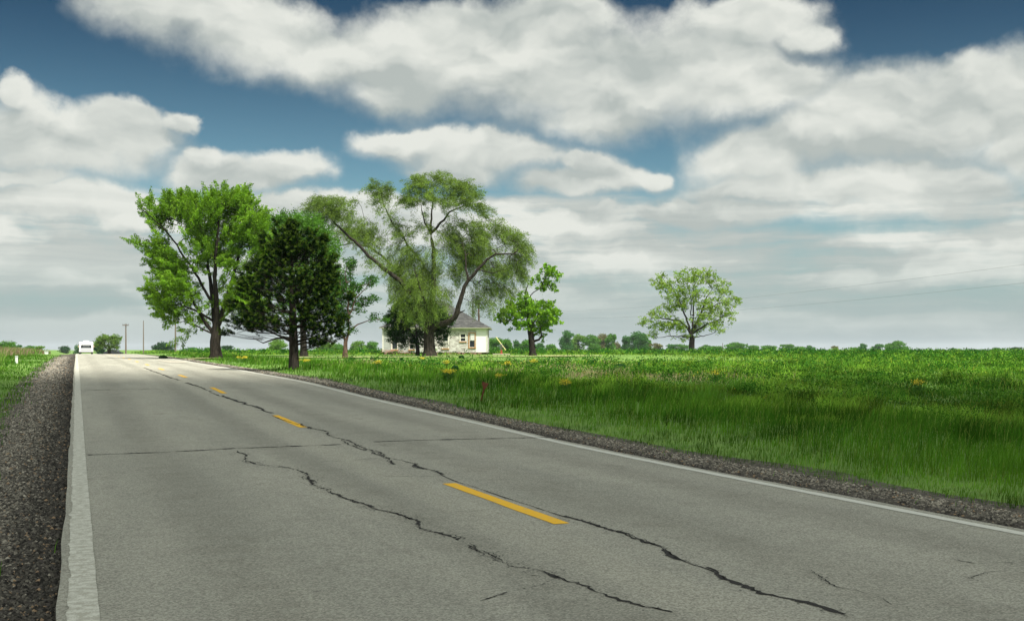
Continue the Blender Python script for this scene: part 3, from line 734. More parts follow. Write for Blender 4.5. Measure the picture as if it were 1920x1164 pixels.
# --- the giant willow
mk_tree('willow_tree', 'huge airy willow with long spreading limbs in front of the white house', (806, 668),
        [([(806, 668, 0), (805, 645, 0), (804, 620, 0), (806, 600, 0)], .62, .50),
         ([(806, 605, 0), (811, 560, -4), (815, 513, -6), (813, 468, -4), (807, 437, 0), (809, 410, 4), (810, 393, 6), (812, 370, 8)], .34, .05),
         ([(807, 437, 0), (797, 417, -8), (794, 404, -12), (790, 385, -16)], .12, .03),
         ([(808, 440, 0), (817, 427, 6), (825, 417, 8), (842, 396, 12), (854, 389, 14), (881, 379, 16)], .15, .04),
         ([(805, 606, 0), (780, 560, -20), (752, 527, -30), (725, 506, -36), (697, 482, -40), (670, 455, -42), (649, 437, -44), (632, 417, -46), (605, 392, -46)], .30, .06),
         ([(790, 575, 0), (765, 535, 18), (740, 503, 26), (711, 475, 32), (687, 458, 36), (660, 451, 40), (632, 455, 42)], .22, .04),
         ([(810, 540, 0), (790, 490, 14), (763, 458, 20), (749, 434, 24), (732, 413, 26), (716, 381, 28), (712, 355, 30)], .16, .04),
         ([(806, 616, 0), (820, 608, -10), (835, 606, -18), (855, 595, -26), (864, 565, -30), (873, 540, -32), (880, 527, -34), (897, 506, -36), (914, 489, -38), (931, 479, -40), (965, 478, -42)], .36, .05),
         ([(878, 530, -34), (874, 506, -24), (873, 472, -18), (866, 450, -12)], .13, .03),
         ([(857, 592, -26), (864, 586, -30), (873, 583, -36)], .12, .04),
         ([(895, 508, -36), (925, 515, -50), (955, 505, -60)], .07, .02),
         ([(806, 600, 0), (800, 570, -24), (790, 540, -36), (780, 505, -44)], .15, .03)],
        [(606, 383, 24, 18, 1, -46), (640, 385, 22, 16, 1, -44), (655, 405, 24, 20, 1, -40), (685, 425, 24, 24, .9, 20), (620, 400, 26, 20, 1, -40), (650, 430, 30, 14, .7, 30), (668, 380, 10, 8, .7),
         (700, 345, 13, 12, 1, 30), (722, 352, 16, 18, 1, 30), (712, 370, 17, 14, .9, 28), (730, 392, 12, 12, .6),
         (785, 345, 24, 18), (815, 340, 30, 16), (850, 352, 30, 18), (875, 360, 26, 16), (800, 372, 42, 18), (850, 378, 40, 14), (895, 385, 18, 12), (770, 375, 16, 14), (905, 398, 9, 6),
         (850, 430, 24, 22), (885, 430, 34, 20), (925, 425, 24, 16), (860, 460, 34, 26), (910, 455, 42, 26), (955, 445, 24, 20), (975, 465, 16, 22), (880, 485, 40, 22), (965, 490, 24, 20), (930, 505, 34, 20), (975, 515, 12, 14), (905, 535, 30, 20, .7), (940, 540, 24, 18, .6), (890, 560, 22, 14, .4), (920, 570, 20, 14, .4),
         (760, 440, 22, 20, .7), (775, 475, 28, 26), (745, 500, 24, 20, .8), (800, 510, 26, 30), (770, 520, 34, 28), (795, 540, 34, 26, .6, -30), (760, 550, 28, 26, .6, -20), (820, 565, 24, 22, .6, -20), (780, 580, 32, 16, .5, -30), (830, 545, 14, 16, .6), (700, 470, 22, 12, .5), (670, 440, 20, 12, .5), (735, 470, 16, 14, .5), (850, 505, 20, 18, .7), (700, 445, 34, 22, .5, 20), (742, 415, 16, 24, .4, 26), (800, 425, 22, 26, .4), (830, 440, 18, 26, .5), (815, 475, 18, 30, .5), (720, 490, 26, 14, .4, -36)],
        leaf=(.16, 270000), sprays=2900, spray_len=1.05, spray_r=.21, droop=.52, up=.2, tint=(.13, .20, .042), tint2=(.17, .25, .05), bark=BARK_W, seed=11, depth=.8, asp=.26, axis_follow=.5, gap=.25, tw=.012, pull=.3)
# --- dark leafy tree against the house
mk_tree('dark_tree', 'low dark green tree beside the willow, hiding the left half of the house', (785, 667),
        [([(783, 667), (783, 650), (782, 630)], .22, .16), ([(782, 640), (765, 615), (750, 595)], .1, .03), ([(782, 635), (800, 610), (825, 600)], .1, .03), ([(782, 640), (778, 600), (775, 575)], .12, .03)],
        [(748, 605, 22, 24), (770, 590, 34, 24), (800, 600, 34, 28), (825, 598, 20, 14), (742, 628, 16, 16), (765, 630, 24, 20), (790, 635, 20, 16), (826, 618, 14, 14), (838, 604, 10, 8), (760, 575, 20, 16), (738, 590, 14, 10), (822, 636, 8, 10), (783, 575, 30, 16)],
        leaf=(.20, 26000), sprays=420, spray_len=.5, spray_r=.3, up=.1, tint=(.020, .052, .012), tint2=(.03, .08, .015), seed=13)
# --- lopsided tree right of the house
mk_tree('lopsided_tree', 'bright green lopsided tree with a stout black trunk right of the house', (998, 667),
        [([(999, 667), (998, 650), (996, 630), (994, 612)], .36, .30), ([(994, 612), (990, 590), (987, 570), (985, 548), (990, 532)], .18, .05), ([(998, 640), (1010, 635), (1016, 628), (1013, 612)], .16, .05),
         ([(987, 560), (1000, 548), (1012, 540), (1020, 525), (1026, 510)], .07, .02), ([(994, 612), (975, 602), (950, 600), (938, 604)], .09, .02), ([(994, 608), (1010, 590), (1025, 575)], .1, .02), ([(990, 590), (970, 575), (950, 570)], .08, .02)],
        [(990, 570, 26, 18), (1010, 580, 28, 22), (985, 590, 34, 20), (960, 585, 22, 14), (945, 600, 16, 7), (1025, 600, 20, 18), (1040, 590, 8, 14), (975, 608, 22, 8, .8), (1010, 615, 22, 14), (1018, 632, 8, 7, .8), (1028, 512, 15, 13), (1018, 535, 15, 14), (1040, 540, 8, 11), (1040, 520, 7, 10), (1000, 528, 10, 8, .6), (962, 565, 14, 10, .7)],
        leaf=(.25, 9500), sprays=330, spray_len=.55, spray_r=.17, up=.35, tint=(.14, .28, .022), tint2=(.19, .34, .03), seed=17, gap=.30, asp=.7)
# --- lone tree in the field
mk_tree('walnut_tree', 'lone broad yellow green tree standing in the open field right of the house', (1297, 661),
        [([(1297, 661), (1297, 645), (1298, 632)], .52, .45), ([(1298, 632), (1288, 612), (1275, 600), (1255, 598), (1232, 594), (1212, 600)], .22, .04), ([(1297, 630), (1290, 600), (1280, 572), (1268, 545), (1258, 525)], .2, .04),
         ([(1298, 628), (1302, 590), (1303, 555), (1306, 525)], .2, .04), ([(1299, 628), (1310, 600), (1320, 578), (1330, 555), (1345, 535)], .24, .04), ([(1300, 625), (1325, 608), (1350, 598), (1372, 585)], .18, .03),
         ([(1297, 634), (1275, 630), (1250, 630), (1228, 633)], .12, .03), ([(1300, 632), (1320, 630), (1345, 622)], .1, .03), ([(1318, 582), (1345, 570), (1370, 560)], .12, .03), ([(1297, 590), (1298, 560), (1290, 530)], .12, .03)],
        [(1245, 530, 22, 16), (1262, 545, 28, 20), (1290, 525, 28, 20), (1312, 512, 22, 12), (1335, 528, 28, 18), (1355, 545, 20, 14), (1375, 565, 13, 12), (1345, 575, 30, 20), (1300, 560, 34, 24), (1268, 575, 28, 16), (1320, 595, 34, 16), (1235, 590, 22, 12), (1212, 605, 16, 10), (1245, 612, 26, 12), (1225, 625, 14, 7), (1270, 605, 26, 14), (1300, 612, 30, 12), (1345, 612, 24, 12), (1260, 634, 26, 6, .8), (1365, 592, 16, 10), (1290, 628, 24, 8, .8)],
        leaf=(.30, 15000), sprays=620, spray_len=.7, spray_r=.30, up=.25, tint=(.17, .27, .03), tint2=(.22, .31, .05), seed=19, gap=.28, asp=.55, tw=.02)

# --- pine
def pine():
    g = np.random.default_rng(23); bx, by = 551, 693; X, d = pix(bx, by); s = d / F; z0 = float(ground(X, d))
    root = empty('pine_tree', (X, d, z0 - .05)); tag(root, 'dark green bushy pine with a thick black trunk beside the road', 'tree')
    lobes = [(545, 432, 10, 18, 4.), (545, 450, 20, 22, 2.5), (545, 466, 34, 28, 1.8), (520, 480, 26, 30, 1.4), (585, 480, 26, 34, 1.4), (545, 500, 60, 40), (490, 500, 26, 26), (605, 520, 26, 40), (540, 540, 78, 42), (480, 545, 36, 32), (620, 510, 13, 30), (615, 560, 18, 40), (530, 585, 88, 36), (465, 595, 32, 22), (600, 600, 36, 34), (490, 612, 40, 14, .8), (455, 610, 16, 10), (585, 635, 26, 18), (560, 610, 34, 26), (632, 615, 22, 20), (612, 640, 14, 10, .8), (430, 598, 8, 12), (438, 568, 14, 7, 1.5), (650, 556, 9, 9, 1.5), (428, 622, 14, 5, 1.5), (497, 452, 8, 13, 1.4), (603, 452, 8, 15, 1.4), (640, 598, 12, 7, 1.4), (520, 432, 7, 10, 1.4), (575, 440, 7, 12, 1.4), (455, 530, 10, 14, 1.3), (470, 500, 7, 10, 1.3)]
    mb = MB()
    tp = lambda p, y=0.: np.array([(p[0] - bx) * s, y, (by - p[1]) * s])
    mb.tube([tp((551, 700)), tp((551, 690)), tp((551, 660)), tp((550, 620)), tp((548, 560)), tp((546, 500)), tp((545, 440)), tp((545, 424))], [.34, .26, .225, .20, .14, .09, .045, .015], 10)
    Tips = []; Ctr = []
    area = np.array([l[2] * l[3] * (l[4] if len(l) > 4 else 1) for l in lobes], float); cnt = (2000 * area / area.sum()).astype(int) + 3
    for l, c in zip(lobes, cnt):
        v = g.normal(0, 1, (c, 3)); v /= np.linalg.norm(v, axis=1)[:, None]; v *= g.random((c, 1)) ** .30
        # a rounder crown seen from above
        ry = max(l[2], l[3]) * .95
        P = np.stack([(l[0] - bx + v[:, 0] * l[2]) * s, v[:, 1] * ry * s + g.uniform(-.2, .2) * ry * s, (by - l[1] + v[:, 2] * l[3]) * s], -1); Tips.append(P)
    T = np.concatenate(Tips)
    T = T[(fbm(T[:, 0] / .55 + 3, T[:, 2] / .55 + T[:, 1] * .5, 91, 2) > .31) | (T[:, 2] > (by - 480) * s)]
    T = T * (1 + .07 * g.random((len(T), 1)) * (g.random((len(T), 1)) < .3))
    # main whorl branches
    for k in range(70):
        z = (by - g.uniform(440, 632)) * s; a = g.uniform(0, 6.28); rr = np.interp(z, [(by - 640) * s, (by - 590) * s, (by - 520) * s, (by - 430) * s], [1.6, 2.1, 1.6, .2]) * g.uniform(.7, 1.)
        mb.tube([(-.02, 0, z), (math.cos(a) * rr * .5, math.sin(a) * rr * .5, z + .05), (math.cos(a) * rr, math.sin(a) * rr, z + .35)], [.04, .028, .012], 4, cap=False)
    for P in T[::2]:
        q = P * np.array([.45, .45, 1]) + np.array([0, 0, -.25]); mb.tube([q, (q + P) / 2 + np.array([0, 0, -.05]), P], [.014, .010, .006], 3, cap=False)
    for pts in ([(550, 640), (520, 625), (490, 612), (450, 622)], [(550, 632), (520, 632), (497, 641), (480, 632)], [(552, 645), (575, 640), (600, 648)], [(552, 640), (590, 630), (625, 640)]):
        P = [tp(p, -.2 * i) for i, p in enumerate(pts)]; mb.tube(P, [.06, .045, .03, .012][:len(P)], 5)
    mb.build('trunk', BARK, root, smooth=True)
    # needle brushes
    per = 60; n = len(T) * per
    ax = T * np.array([.5, .5, .0]); ax[:, 2] = .75; ax += g.normal(0, .22, ax.shape); ax /= np.linalg.norm(ax, axis=1)[:, None]
    L = g.uniform(.20, .42, len(T)); t_ = g.random((len(T), per))
    base_ = T[:, None] + ax[:, None] * ((t_ - .35) * L[:, None])[..., None]
    r = g.normal(0, 1, (len(T), per, 3)); r -= (r * ax[:, None]).sum(-1, keepdims=True) * ax[:, None]; r /= np.linalg.norm(r, axis=-1, keepdims=True)
    nd = r * .8 + ax[:, None] * .65; nl = g.uniform(.09, .15, (len(T), per, 1))
    C = (base_ + nd * nl * .5).reshape(-1, 3)
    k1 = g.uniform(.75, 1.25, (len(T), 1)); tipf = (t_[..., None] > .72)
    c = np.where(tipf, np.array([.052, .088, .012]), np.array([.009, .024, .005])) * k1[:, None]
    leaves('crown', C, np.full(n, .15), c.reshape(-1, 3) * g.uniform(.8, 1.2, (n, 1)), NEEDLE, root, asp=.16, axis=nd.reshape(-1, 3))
pine()

# --- thin bare stems behind the house
for k, (px, top, wd, lab) in enumerate([(887, 552, .09, 'thin dark bare tree stem rising behind the roof, nearer the willow limb'), (898, 556, .12, 'thin reddish bare tree stem rising behind the right roof corner')]):
    d0 = 158.; s = d0 / F; X = (px - 960) * s; z0 = float(ground(X, d0)); H = HC + (HOR - top) * s - z0
    r = empty('bare_tree', (X, d0, z0)); tag(r, lab, 'tree')
    mb = MB(); mb.tube([(0, 0, -.2), (.05, 0, H * .4), (-.05, 0, H * .75), (.02, 0, H)], [wd * 1.4, wd * 1.1, wd, wd * .4], 7)
    for j in range(9):
        z = H * random.uniform(.6, .98); a = random.uniform(0, 6.28); L = random.uniform(.5, 1.3)
        mb.tube([(0, 0, z), (math.cos(a) * L * .5, math.sin(a) * L * .5, z + L * .4), (math.cos(a) * L, math.sin(a) * L, z + L * .9)], [.03, .02, .008], 3, cap=False)
    mb.build('trunk', BARK_G if k == 0 else bark_mat('bark_red', (.07, .045, .035), (.17, .11, .085)), r)
    C = np.stack([rng.normal(0, .7, 350), rng.normal(0, .7, 350), H * rng.uniform(.62, 1.05, 350)], -1)
    leaves('crown', C, rng.uniform(.12, .25, 350), np.tile([.09, .14, .04], (350, 1)) * rng.uniform(.6, 1.3, (350, 1)), LEAF, r, asp=.4)

# --- far trees along the horizon:  x, height px, half width px, depth, colour index, words
TC = [(.085, .205, .035), (.060, .160, .045), (.13, .24, .045), (.030, .080, .030), (.16, .16, .08)]  # the bluish tints put distance haze into the leaf colour
def far_tree(px, hp, wp, d, ci, label, basey=None, open_=False, seed=0):
    g = np.random.default_rng(seed + 100); s = d / F; X = (px - 960) * s; z0 = float(ground(X, d)); H = max(1.5, HC + (HOR - (HOR - hp)) * s - z0); W = wp * s * 1.3
    r = empty('distant_tree', (X, d, z0 - .1)); tag(r, label, 'tree', 'distant trees along the horizon')
    mb = MB(); mb.tube([(0, 0, -.3), (0, 0, H * .3), (g.uniform(-.2, .2), 0, H * .6)], [.05 * H * .5, .04 * H * .5, .02 * H * .5], 6)
    nb = 7
    lob = [(g.uniform(-.62, .62) * W, g.uniform(-.6, .6) * W, H * g.uniform(.38, .78), W * g.uniform(.32, .55), H * g.uniform(.14, .26)) for _ in range(nb)] + [(0, 0, H * .78, W * .5, H * .22)]
    if not open_: lob += [(g.uniform(-.6, .6) * W, g.uniform(-.5, .5) * W, H * .2, W * .5, H * .24) for _ in range(5)]
    for l in lob: mb.tube([(0, 0, H * .3), (l[0] * .5, l[1] * .5, (H * .3 + l[2]) / 2 + .2), (l[0], l[1], l[2])], [.02 * H * .5, .012 * H * .5, .03], 4, cap=False)
    n_ = int(min(5000, 90 + hp * wp * 9)); C = []
    for i in range(n_):
        l = lob[g.integers(len(lob))]; v = g.normal(0, 1, 3); v /= np.linalg.norm(v); v *= g.random() ** .35
        C.append((l[0] + v[0] * l[3], l[1] + v[1] * l[3], l[2] + v[2] * l[4] * (1.0)))
    C = np.array(C); C[:, 2] = np.clip(C[:, 2], .15, None); C += g.normal(0, .12, C.shape)
    mb.build('trunk', BARK, r)
    ls = 1.9 * s * 1.15; col = np.tile(TC[ci], (n_, 1)) * g.uniform(.65, 1.35, (n_, 1))
    leaves('crown', C, ls * g.uniform(.7, 1.5, n_), col, LEAF, r, asp=.7); return r
FT = [
 (10, 18, 14, 190, 0, 'green bush at the far left edge above the brown weeds'), (34, 10, 7, 420, 1, 'small blue green tree above the left weeds'), (55, 9, 9, 300, 0, 'low green tree above the left weeds, second bush of a pair'), (76, 9, 9, 300, 2, 'low yellow green bush near the top of the left bank'),
 (122, 9, 11, 620, 3, 'dark bluish clump left of the motorhome'), (145, 11, 8, 600, 1, 'bluish green tree touching the left side of the motorhome'), (185, 20, 11, 330, 3, 'dark green tree right beside the motorhome'), (305, 16, 17, 420, 3, 'spiky dark tree between the utility poles'),
 (360, 5, 14, 650, 1, 'very low green scrub right of the tallest pole'), (392, 5, 8, 640, 0, 'low scrub left of the elm trunk'), (427, 9, 11, 520, 3, 'small dark rounded tree right of the elm trunk'),
 (522, 22, 16, 300, 2, 'light green tree seen below the pine branches left of its trunk'), (610, 16, 16, 400, 2, 'pale tree seen under the right side of the pine'), (636, 13, 10, 430, 0, 'small green tree just left of the crooked tree'), (672, 18, 12, 380, 2, 'green tree right of the crooked tree trunk'), (697, 17, 15, 390, 0, 'rounded green tree at the left corner of the house'),
 (926, 24, 15, 330, 0, 'round green tree touching the right corner of the house'), (952, 22, 10, 350, 0, 'green tree right behind the hand pump'), (967, 19, 8, 360, 1, 'darker narrow tree between hand pump and lopsided tree'), (986, 21, 9, 360, 0, 'green tree left of the lopsided tree trunk'), (1012, 14, 9, 420, 1, 'low tree right of the lopsided tree trunk'),
 (1033, 12, 12, 430, 0, 'low bright green tree left of the tall horizon grove'), (1062, 38, 13, 480, 1, 'tall blue green tree, first of the horizon grove'), (1084, 30, 13, 500, 2, 'pale tree second in the horizon grove'), (1108, 30, 14, 490, 0, 'green tree in the middle of the horizon grove'), (1128, 32, 12, 500, 4, 'brownish budding tree in the horizon grove'), (1145, 32, 9, 490, 0, 'green tree at the right end of the horizon grove'), (1156, 16, 7, 500, 4, 'low brown scrub at the right foot of the horizon grove'),
 (1172, 28, 8, 500, 1, 'narrow blue green tree in the gap left of the lone tree'), (1196, 36, 13, 480, 1, 'tall dark tree behind the left branches of the lone tree'), (1210, 28, 10, 480, 0, 'green tree under the left branches of the lone tree'), (1230, 14, 10, 470, 4, 'brown bush under the left branches of the lone tree'), (1256, 11, 12, 600, 1, 'low bluish tree left of the lone tree trunk'), (1278, 11, 12, 600, 0, 'low green tree just left of the lone tree trunk'),
 (1323, 10, 11, 600, 0, 'low rounded tree right of the lone tree trunk'), (1343, 8, 11, 620, 0, 'low hedge like tree second to the right of the lone tree'), (1378, 15, 17, 520, 0, 'rounded bright green tree standing apart right of the lone tree'), (1412, 9, 11, 560, 0, 'low green tree right of the rounded one'), (1440, 9, 14, 560, 0, 'low wide green tree in the middle of the right hedge row'),
 (1474, 11, 14, 540, 0, 'taller tree in the right hedge row'), (1498, 7, 12, 540, 0, 'low tree near the end of the right hedge row'), (1518, 9, 7, 560, 1, 'small bluish tree ending the right hedge row'), (1565, 8, 5, 640, 4, 'tiny grey bare tree on the right horizon'), (1600, 5, 9, 560, 0, 'very low green bush left of the right hand clump'), (1617, 13, 7, 560, 1, 'small dark tree of the right hand clump'), (1647, 12, 11, 560, 1, 'bluish leaning tree of the right hand clump'),
 (1668, 13, 8, 540, 0, 'green tree tucked beside the biggest one of the right hand clump'), (1684, 18, 16, 520, 0, 'biggest rounded tree of the right hand clump'), (1787, 2.5, 5, 800, 1, 'tiny dark bush on the far right horizon'), (1870, 4.5, 8, 760, 1, 'small grey green bush near the right edge'), (1904, 5.5, 9, 740, 3, 'small dark bush at the right edge of the horizon')]
for i, a in enumerate(FT): far_tree(*a, seed=i)
mk_tree('roadside_tree', 'umbrella shaped light green tree behind the road crest, right of the motorhome', (206, 655.5),
        [([(206, 658), (205, 650), (204, 645)], .45, .35), ([(204, 645), (195, 636), (188, 630)], .2, .06), ([(204, 645), (214, 636), (221, 628)], .2, .06), ([(204, 645), (204, 634), (202, 624)], .2, .06)],
        [(192, 630, 11, 8), (203, 625, 14, 7), (216, 628, 10, 8), (199, 638, 8, 5), (212, 638, 10, 5), (184, 635, 5, 4)],
        leaf=(.4, 3200), sprays=130, spray_len=.8, spray_r=.4, up=.1, tint=(.12, .20, .04), seed=29, d=270.)

# ================================================================== HOUSE
def house():
    d0 = 138.; s = d0 / F
    x0, x1 = (718 - 960) * s, (913 - 960) * s; W = x1 - x0; cx = (x0 + x1) / 2
    z0 = float(ground(cx, d0)); eave = HC + (HOR - 614) * s - z0; apex = HC + (HOR - 560) * s - z0; Dp = W * .95
    root = empty('farmhouse', (cx, d0, z0)); tag(root, 'abandoned white wooden house with peeling paint and a grey hip roof under the willow', 'house')
    h = W / 2
    # walls of overlapping boards
    m, t, b = new_mat('peeling_shaded_clapboard')
    co = t.node('ShaderNodeTexCoord').outputs['Object']; sp = t.node('ShaderNodeSeparateXYZ', {0: co})
    n = t.noise(t.vmath('MULTIPLY', co, (.8, .8, 4.)), 2.0, 6, .68); n2 = t.noise(t.vmath('MULTIPLY', co, (1., 1., 9.)), 5., 4, .7)
    peel = t.step(t.math('ADD', n, t.math('MULTIPLY', t.math('SUBTRACT', n2, .5), .5)), .41, .55)
    c = t.mix(t.math('MULTIPLY', peel, .85), (.68, .67, .61, 1), (.26, .235, .20, 1))
    tree_shade = t.math('SUBTRACT', 1., t.step(sp.outputs[0], -2.2, -1.2))
    c = t.mix(t.math('MULTIPLY', tree_shade, .75), c, (.33, .36, .33, 1))  # left boards greyed: the tree's shade put into the wall colour
    t.put(b.inputs['Base Color'], c); b.inputs['Roughness'].default_value = .85
    WALL = m; FRESH = simple('white_board_paint', (.80, .79, .74), .8, .06, 3.)
    TRIM = simple('old_white_trim', (.66, .64, .56), .8, .2, 5.); RAW = simple('raw_orange_wood', (.42, .22, .09), .8, .3, 8.); GLASS = simple('dark_pane', (.012, .016, .02), .12, .1, spec=.6)
    mb = MB(); nb = 22; zb = .28; bh = (eave - zb) / nb
    openings = [(740, 618, 10, 39), (772, 635, 8, 22), (835, 627, 10, 26), (868, 626, 9.5, 14), (885, 625, 10, 26)]   # pixel left-centre x, top y, width, height
    ops = []
    for (px, py, w, hh) in openings:
        a = (px - 960) * s - cx; zt = HC + (HOR - py) * s - z0; ops.append((a - w * s / 2, a + w * s / 2, max(zb + .35, zt - hh * s), min(zt, eave - .35)))
    fresh_x = (893 - 960) * s - cx
    mf = MB()
    for i in range(nb):
        za, zc = zb + i * bh, zb + (i + 1) * bh
        cuts = sorted([(o[0], o[1]) for o in ops if o[2] < (za + zc) / 2 < o[3]])
        def run(a, b_, tgt):
            tgt.add([(a, -.022, za), (b_, -.022, za), (b_, -.008, zc), (a, -.008, zc), (a, .0, za), (b_, 0, za)], [(0, 1, 2, 3), (4, 5, 1, 0)])
        x = -h
        for (a, b_) in cuts + [(fresh_x, h)]:
            if a > x: run(x, a, mb)
            x = b_
        run(fresh_x, h, mf)
        for (xx, sg) in ((-h, -1), (h, 1)):
            mb.add([(xx + sg * .035, 0, za), (xx + sg * .035, Dp, za), (xx + sg * .008, Dp, zc), (xx + sg * .008, 0, zc)], [(0, 1, 2, 3)] if sg > 0 else [(3, 2, 1, 0)])
        mb.add([(-h, Dp + .035, za), (h, Dp + .035, za), (h, Dp + .008, zc), (-h, Dp + .008, zc)], [(3, 2, 1, 0)])
    mb.build('wall', WALL, root)
    tag(mf.build('wall_panel', FRESH, root), 'clean bright white section at the right end of the front wall')
    # inner dark body so that openings are deep
    bb = MB(); bb.box(-h + .02, h - .02, .12, Dp - .1, .3, eave - .02); bb.build('inner_wall', simple('dark_interior', (.02, .018, .016), .9), root)
    fd = MB(); fd.box(-h + .1, h - .1, .08, Dp - .1, -.35, .27)
    fd.build('foundation', simple('rotting_sill', (.10, .065, .045), .95, .4, 4.), root)
    SKB = simple('rotten_skirt', (.30, .20, .14), .95, .5, 5.)
    for k in range(26):
        x = -h + .2 + k * (W - .4) / 26; w = random.uniform(.25, .5)
        if random.random() < .82:
            bdr = MB(); bdr.box(x, x + w, -.05 - random.random() * .03, .06, random.uniform(-.2, .02), random.uniform(.20, .27)); bdr.build('skirt_board', SKB, root)
    cb = MB()
    for xx in (-h, h): cb.box(xx - .07, xx + .07, -.06, .06, .26, eave - .01)
    cb.box(-h - .05, h + .05, -.065, -.037, eave - .26, eave - .01)
    cb.box((795 - 960) * s - cx - .1, (795 - 960) * s - cx + .1, -.06, -.037, .3, eave - .27)
    cb.build('corner_board', TRIM, root)
    # windows
    kinds = ['dark', 'dark', 'half', 'small', 'orange']
    for o, kd in zip(ops, kinds):
        a, b_, za, zc = o; fr = MB(); t_ = .11
        fr.box(a - t_, a, -.075, .02, za - .02, zc + t_); fr.box(b_, b_ + t_, -.075, .02, za - .02, zc + t_); fr.box(a, b_, -.075, .02, zc, zc + t_); 
        w_ = fr.build('window', RAW if kd == 'orange' else TRIM, root)
        if kd == 'orange': tag(w_, 'tall window with an orange wooden frame at the right')
        si = MB(); si.box(a - t_ - .04, b_ + t_ + .04, -.11, .02, za - .12, za - .022); si.build('sill', RAW, w_)
        sa = MB(); mid = (za + zc) / 2; q = .045
        for (p0, p1) in ((za, mid), (mid, zc)):
            sa.box(a, a + q, -.01, .03, p0, p1); sa.box(b_ - q, b_, -.01, .03, p0, p1); sa.box(a + q, b_ - q, -.01, .03, p0, p0 + q); sa.box(a + q, b_ - q, -.01, .03, p1 - q, p1)
        sa.build('sash', TRIM, w_)
        gl = MB(); gl.box(a, b_, .035, .045, za, zc); gl.build('pane', GLASS, w_)
        if kd in ('orange', 'half'):
            bo = MB()
            if kd == 'orange': bo.box(a + .12, b_ - .02, -.05, -.02, za + (zc - za) * .5, zc - .01)
            else: bo.box(a + .05, b_ - .05, -.03, -.015, za + .04, za + (zc - za) * .5)
            bo.build('board', simple('grey_white_board', (.60, .60, .56) if kd == 'orange' else (.38, .37, .32), .85, .2), w_)
    # hip roof
    ov = .42; e = h + ov; zr = eave
    m, t, b = new_mat('worn_shingles')
    co = t.node('ShaderNodeTexCoord').outputs['Object']
    n = t.noise(t.vmath('MULTIPLY', co, (1., 1., 2.5)), 1.6, 6, .7)
    br = t.node('ShaderNodeTexNoise', {'Vector': t.vmath('MULTIPLY', co, (3.5, 3.5, 9.)), 'Scale': 1.4, 'Detail': 3.}).outputs[0]
    c = t.mix(t.step(n, .35, .68), (.042, .044, .043, 1), (.095, .095, .090, 1)); c = t.mix(t.math('MULTIPLY', t.step(br, .5, .7), .6), c, (.032, .032, .035, 1))
    t.put(b.inputs['Base Color'], c); b.inputs['Roughness'].default_value = .9
    t.put(b.inputs['Normal'], t.node('ShaderNodeBump', {'Strength': .8, 'Distance': .05, 'Height': br}))
    rb = MB(); y0, y1 = -ov, Dp + ov; yc = Dp / 2; rg = .5
    nst = 16
    for k in range(nst):   # courses of shingles, each lapped on the one below
        f0, f1 = k / nst, (k + 1) / nst
        def ring(f, dz):
            return [(-e + (e - rg) * f, y0 + (yc - .2 - y0) * f, zr + (apex - zr) * f + dz), (e - (e - rg) * f, y0 + (yc - .2 - y0) * f, zr + (apex - zr) * f + dz),
                    (e - (e - rg) * f, y1 - (y1 - yc - .2) * f, zr + (apex - zr) * f + dz), (-e + (e - rg) * f, y1 - (y1 - yc - .2) * f, zr + (apex - zr) * f + dz)]
        A_, B_ = ring(f0, .035), ring(f1, .0); C_ = ring(f0, 0.)
        rb.add(A_ + B_ + C_, [(0, 1, 5, 4), (1, 2, 6, 5), (2, 3, 7, 6), (3, 0, 4, 7), (8, 9, 1, 0), (9, 10, 2, 1), (10, 11, 3, 2), (11, 8, 0, 3)])
    T_ = ring(1, .0); rb.add(T_, [(0, 1, 2, 3)])
    rf = rb.build('roof', m, root)
    fb = MB(); th = .10
    fb.box(-e, e, y0, y0 + .05, zr - th, zr - .003); fb.box(-e, e, y1 - .05, y1, zr - th, zr - .003); fb.box(-e, -e + .05, y0 + .05, y1 - .05, zr - th, zr - .003); fb.box(e - .05, e, y0 + .05, y1 - .05, zr - th, zr - .003)
    fb.box(-e + .05, e - .05, y0 + .05, y1 - .05, zr - .06, zr - .03)
    fb.build('fascia', simple('weathered_fascia', (.33, .33, .25), .85, .3), rf)
    # broken porch planks at the left
    px = (742 - 960) * s; pr = empty('plank_pile', (px, d0 - 1.1, float(ground(px, d0 - 1.1)))); tag(pr, 'collapsed reddish porch boards piled at the left foot of the house', 'boards')
    RW = simple('weathered_red_plank', (.26, .16, .11), .9, .4, 5.)
    for k in range(9):
        pl = MB(); pl.box(-1.3, 1.3, -.1, .1, 0, .045); o = pl.build('plank', RW, pr); o.location = (random.uniform(-.5, .7), random.uniform(-.5, .6), .05 + k * .05); o.rotation_euler = (random.uniform(-.1, .1), random.uniform(-.12, .12), random.uniform(-.5, .5))
    return root
house()

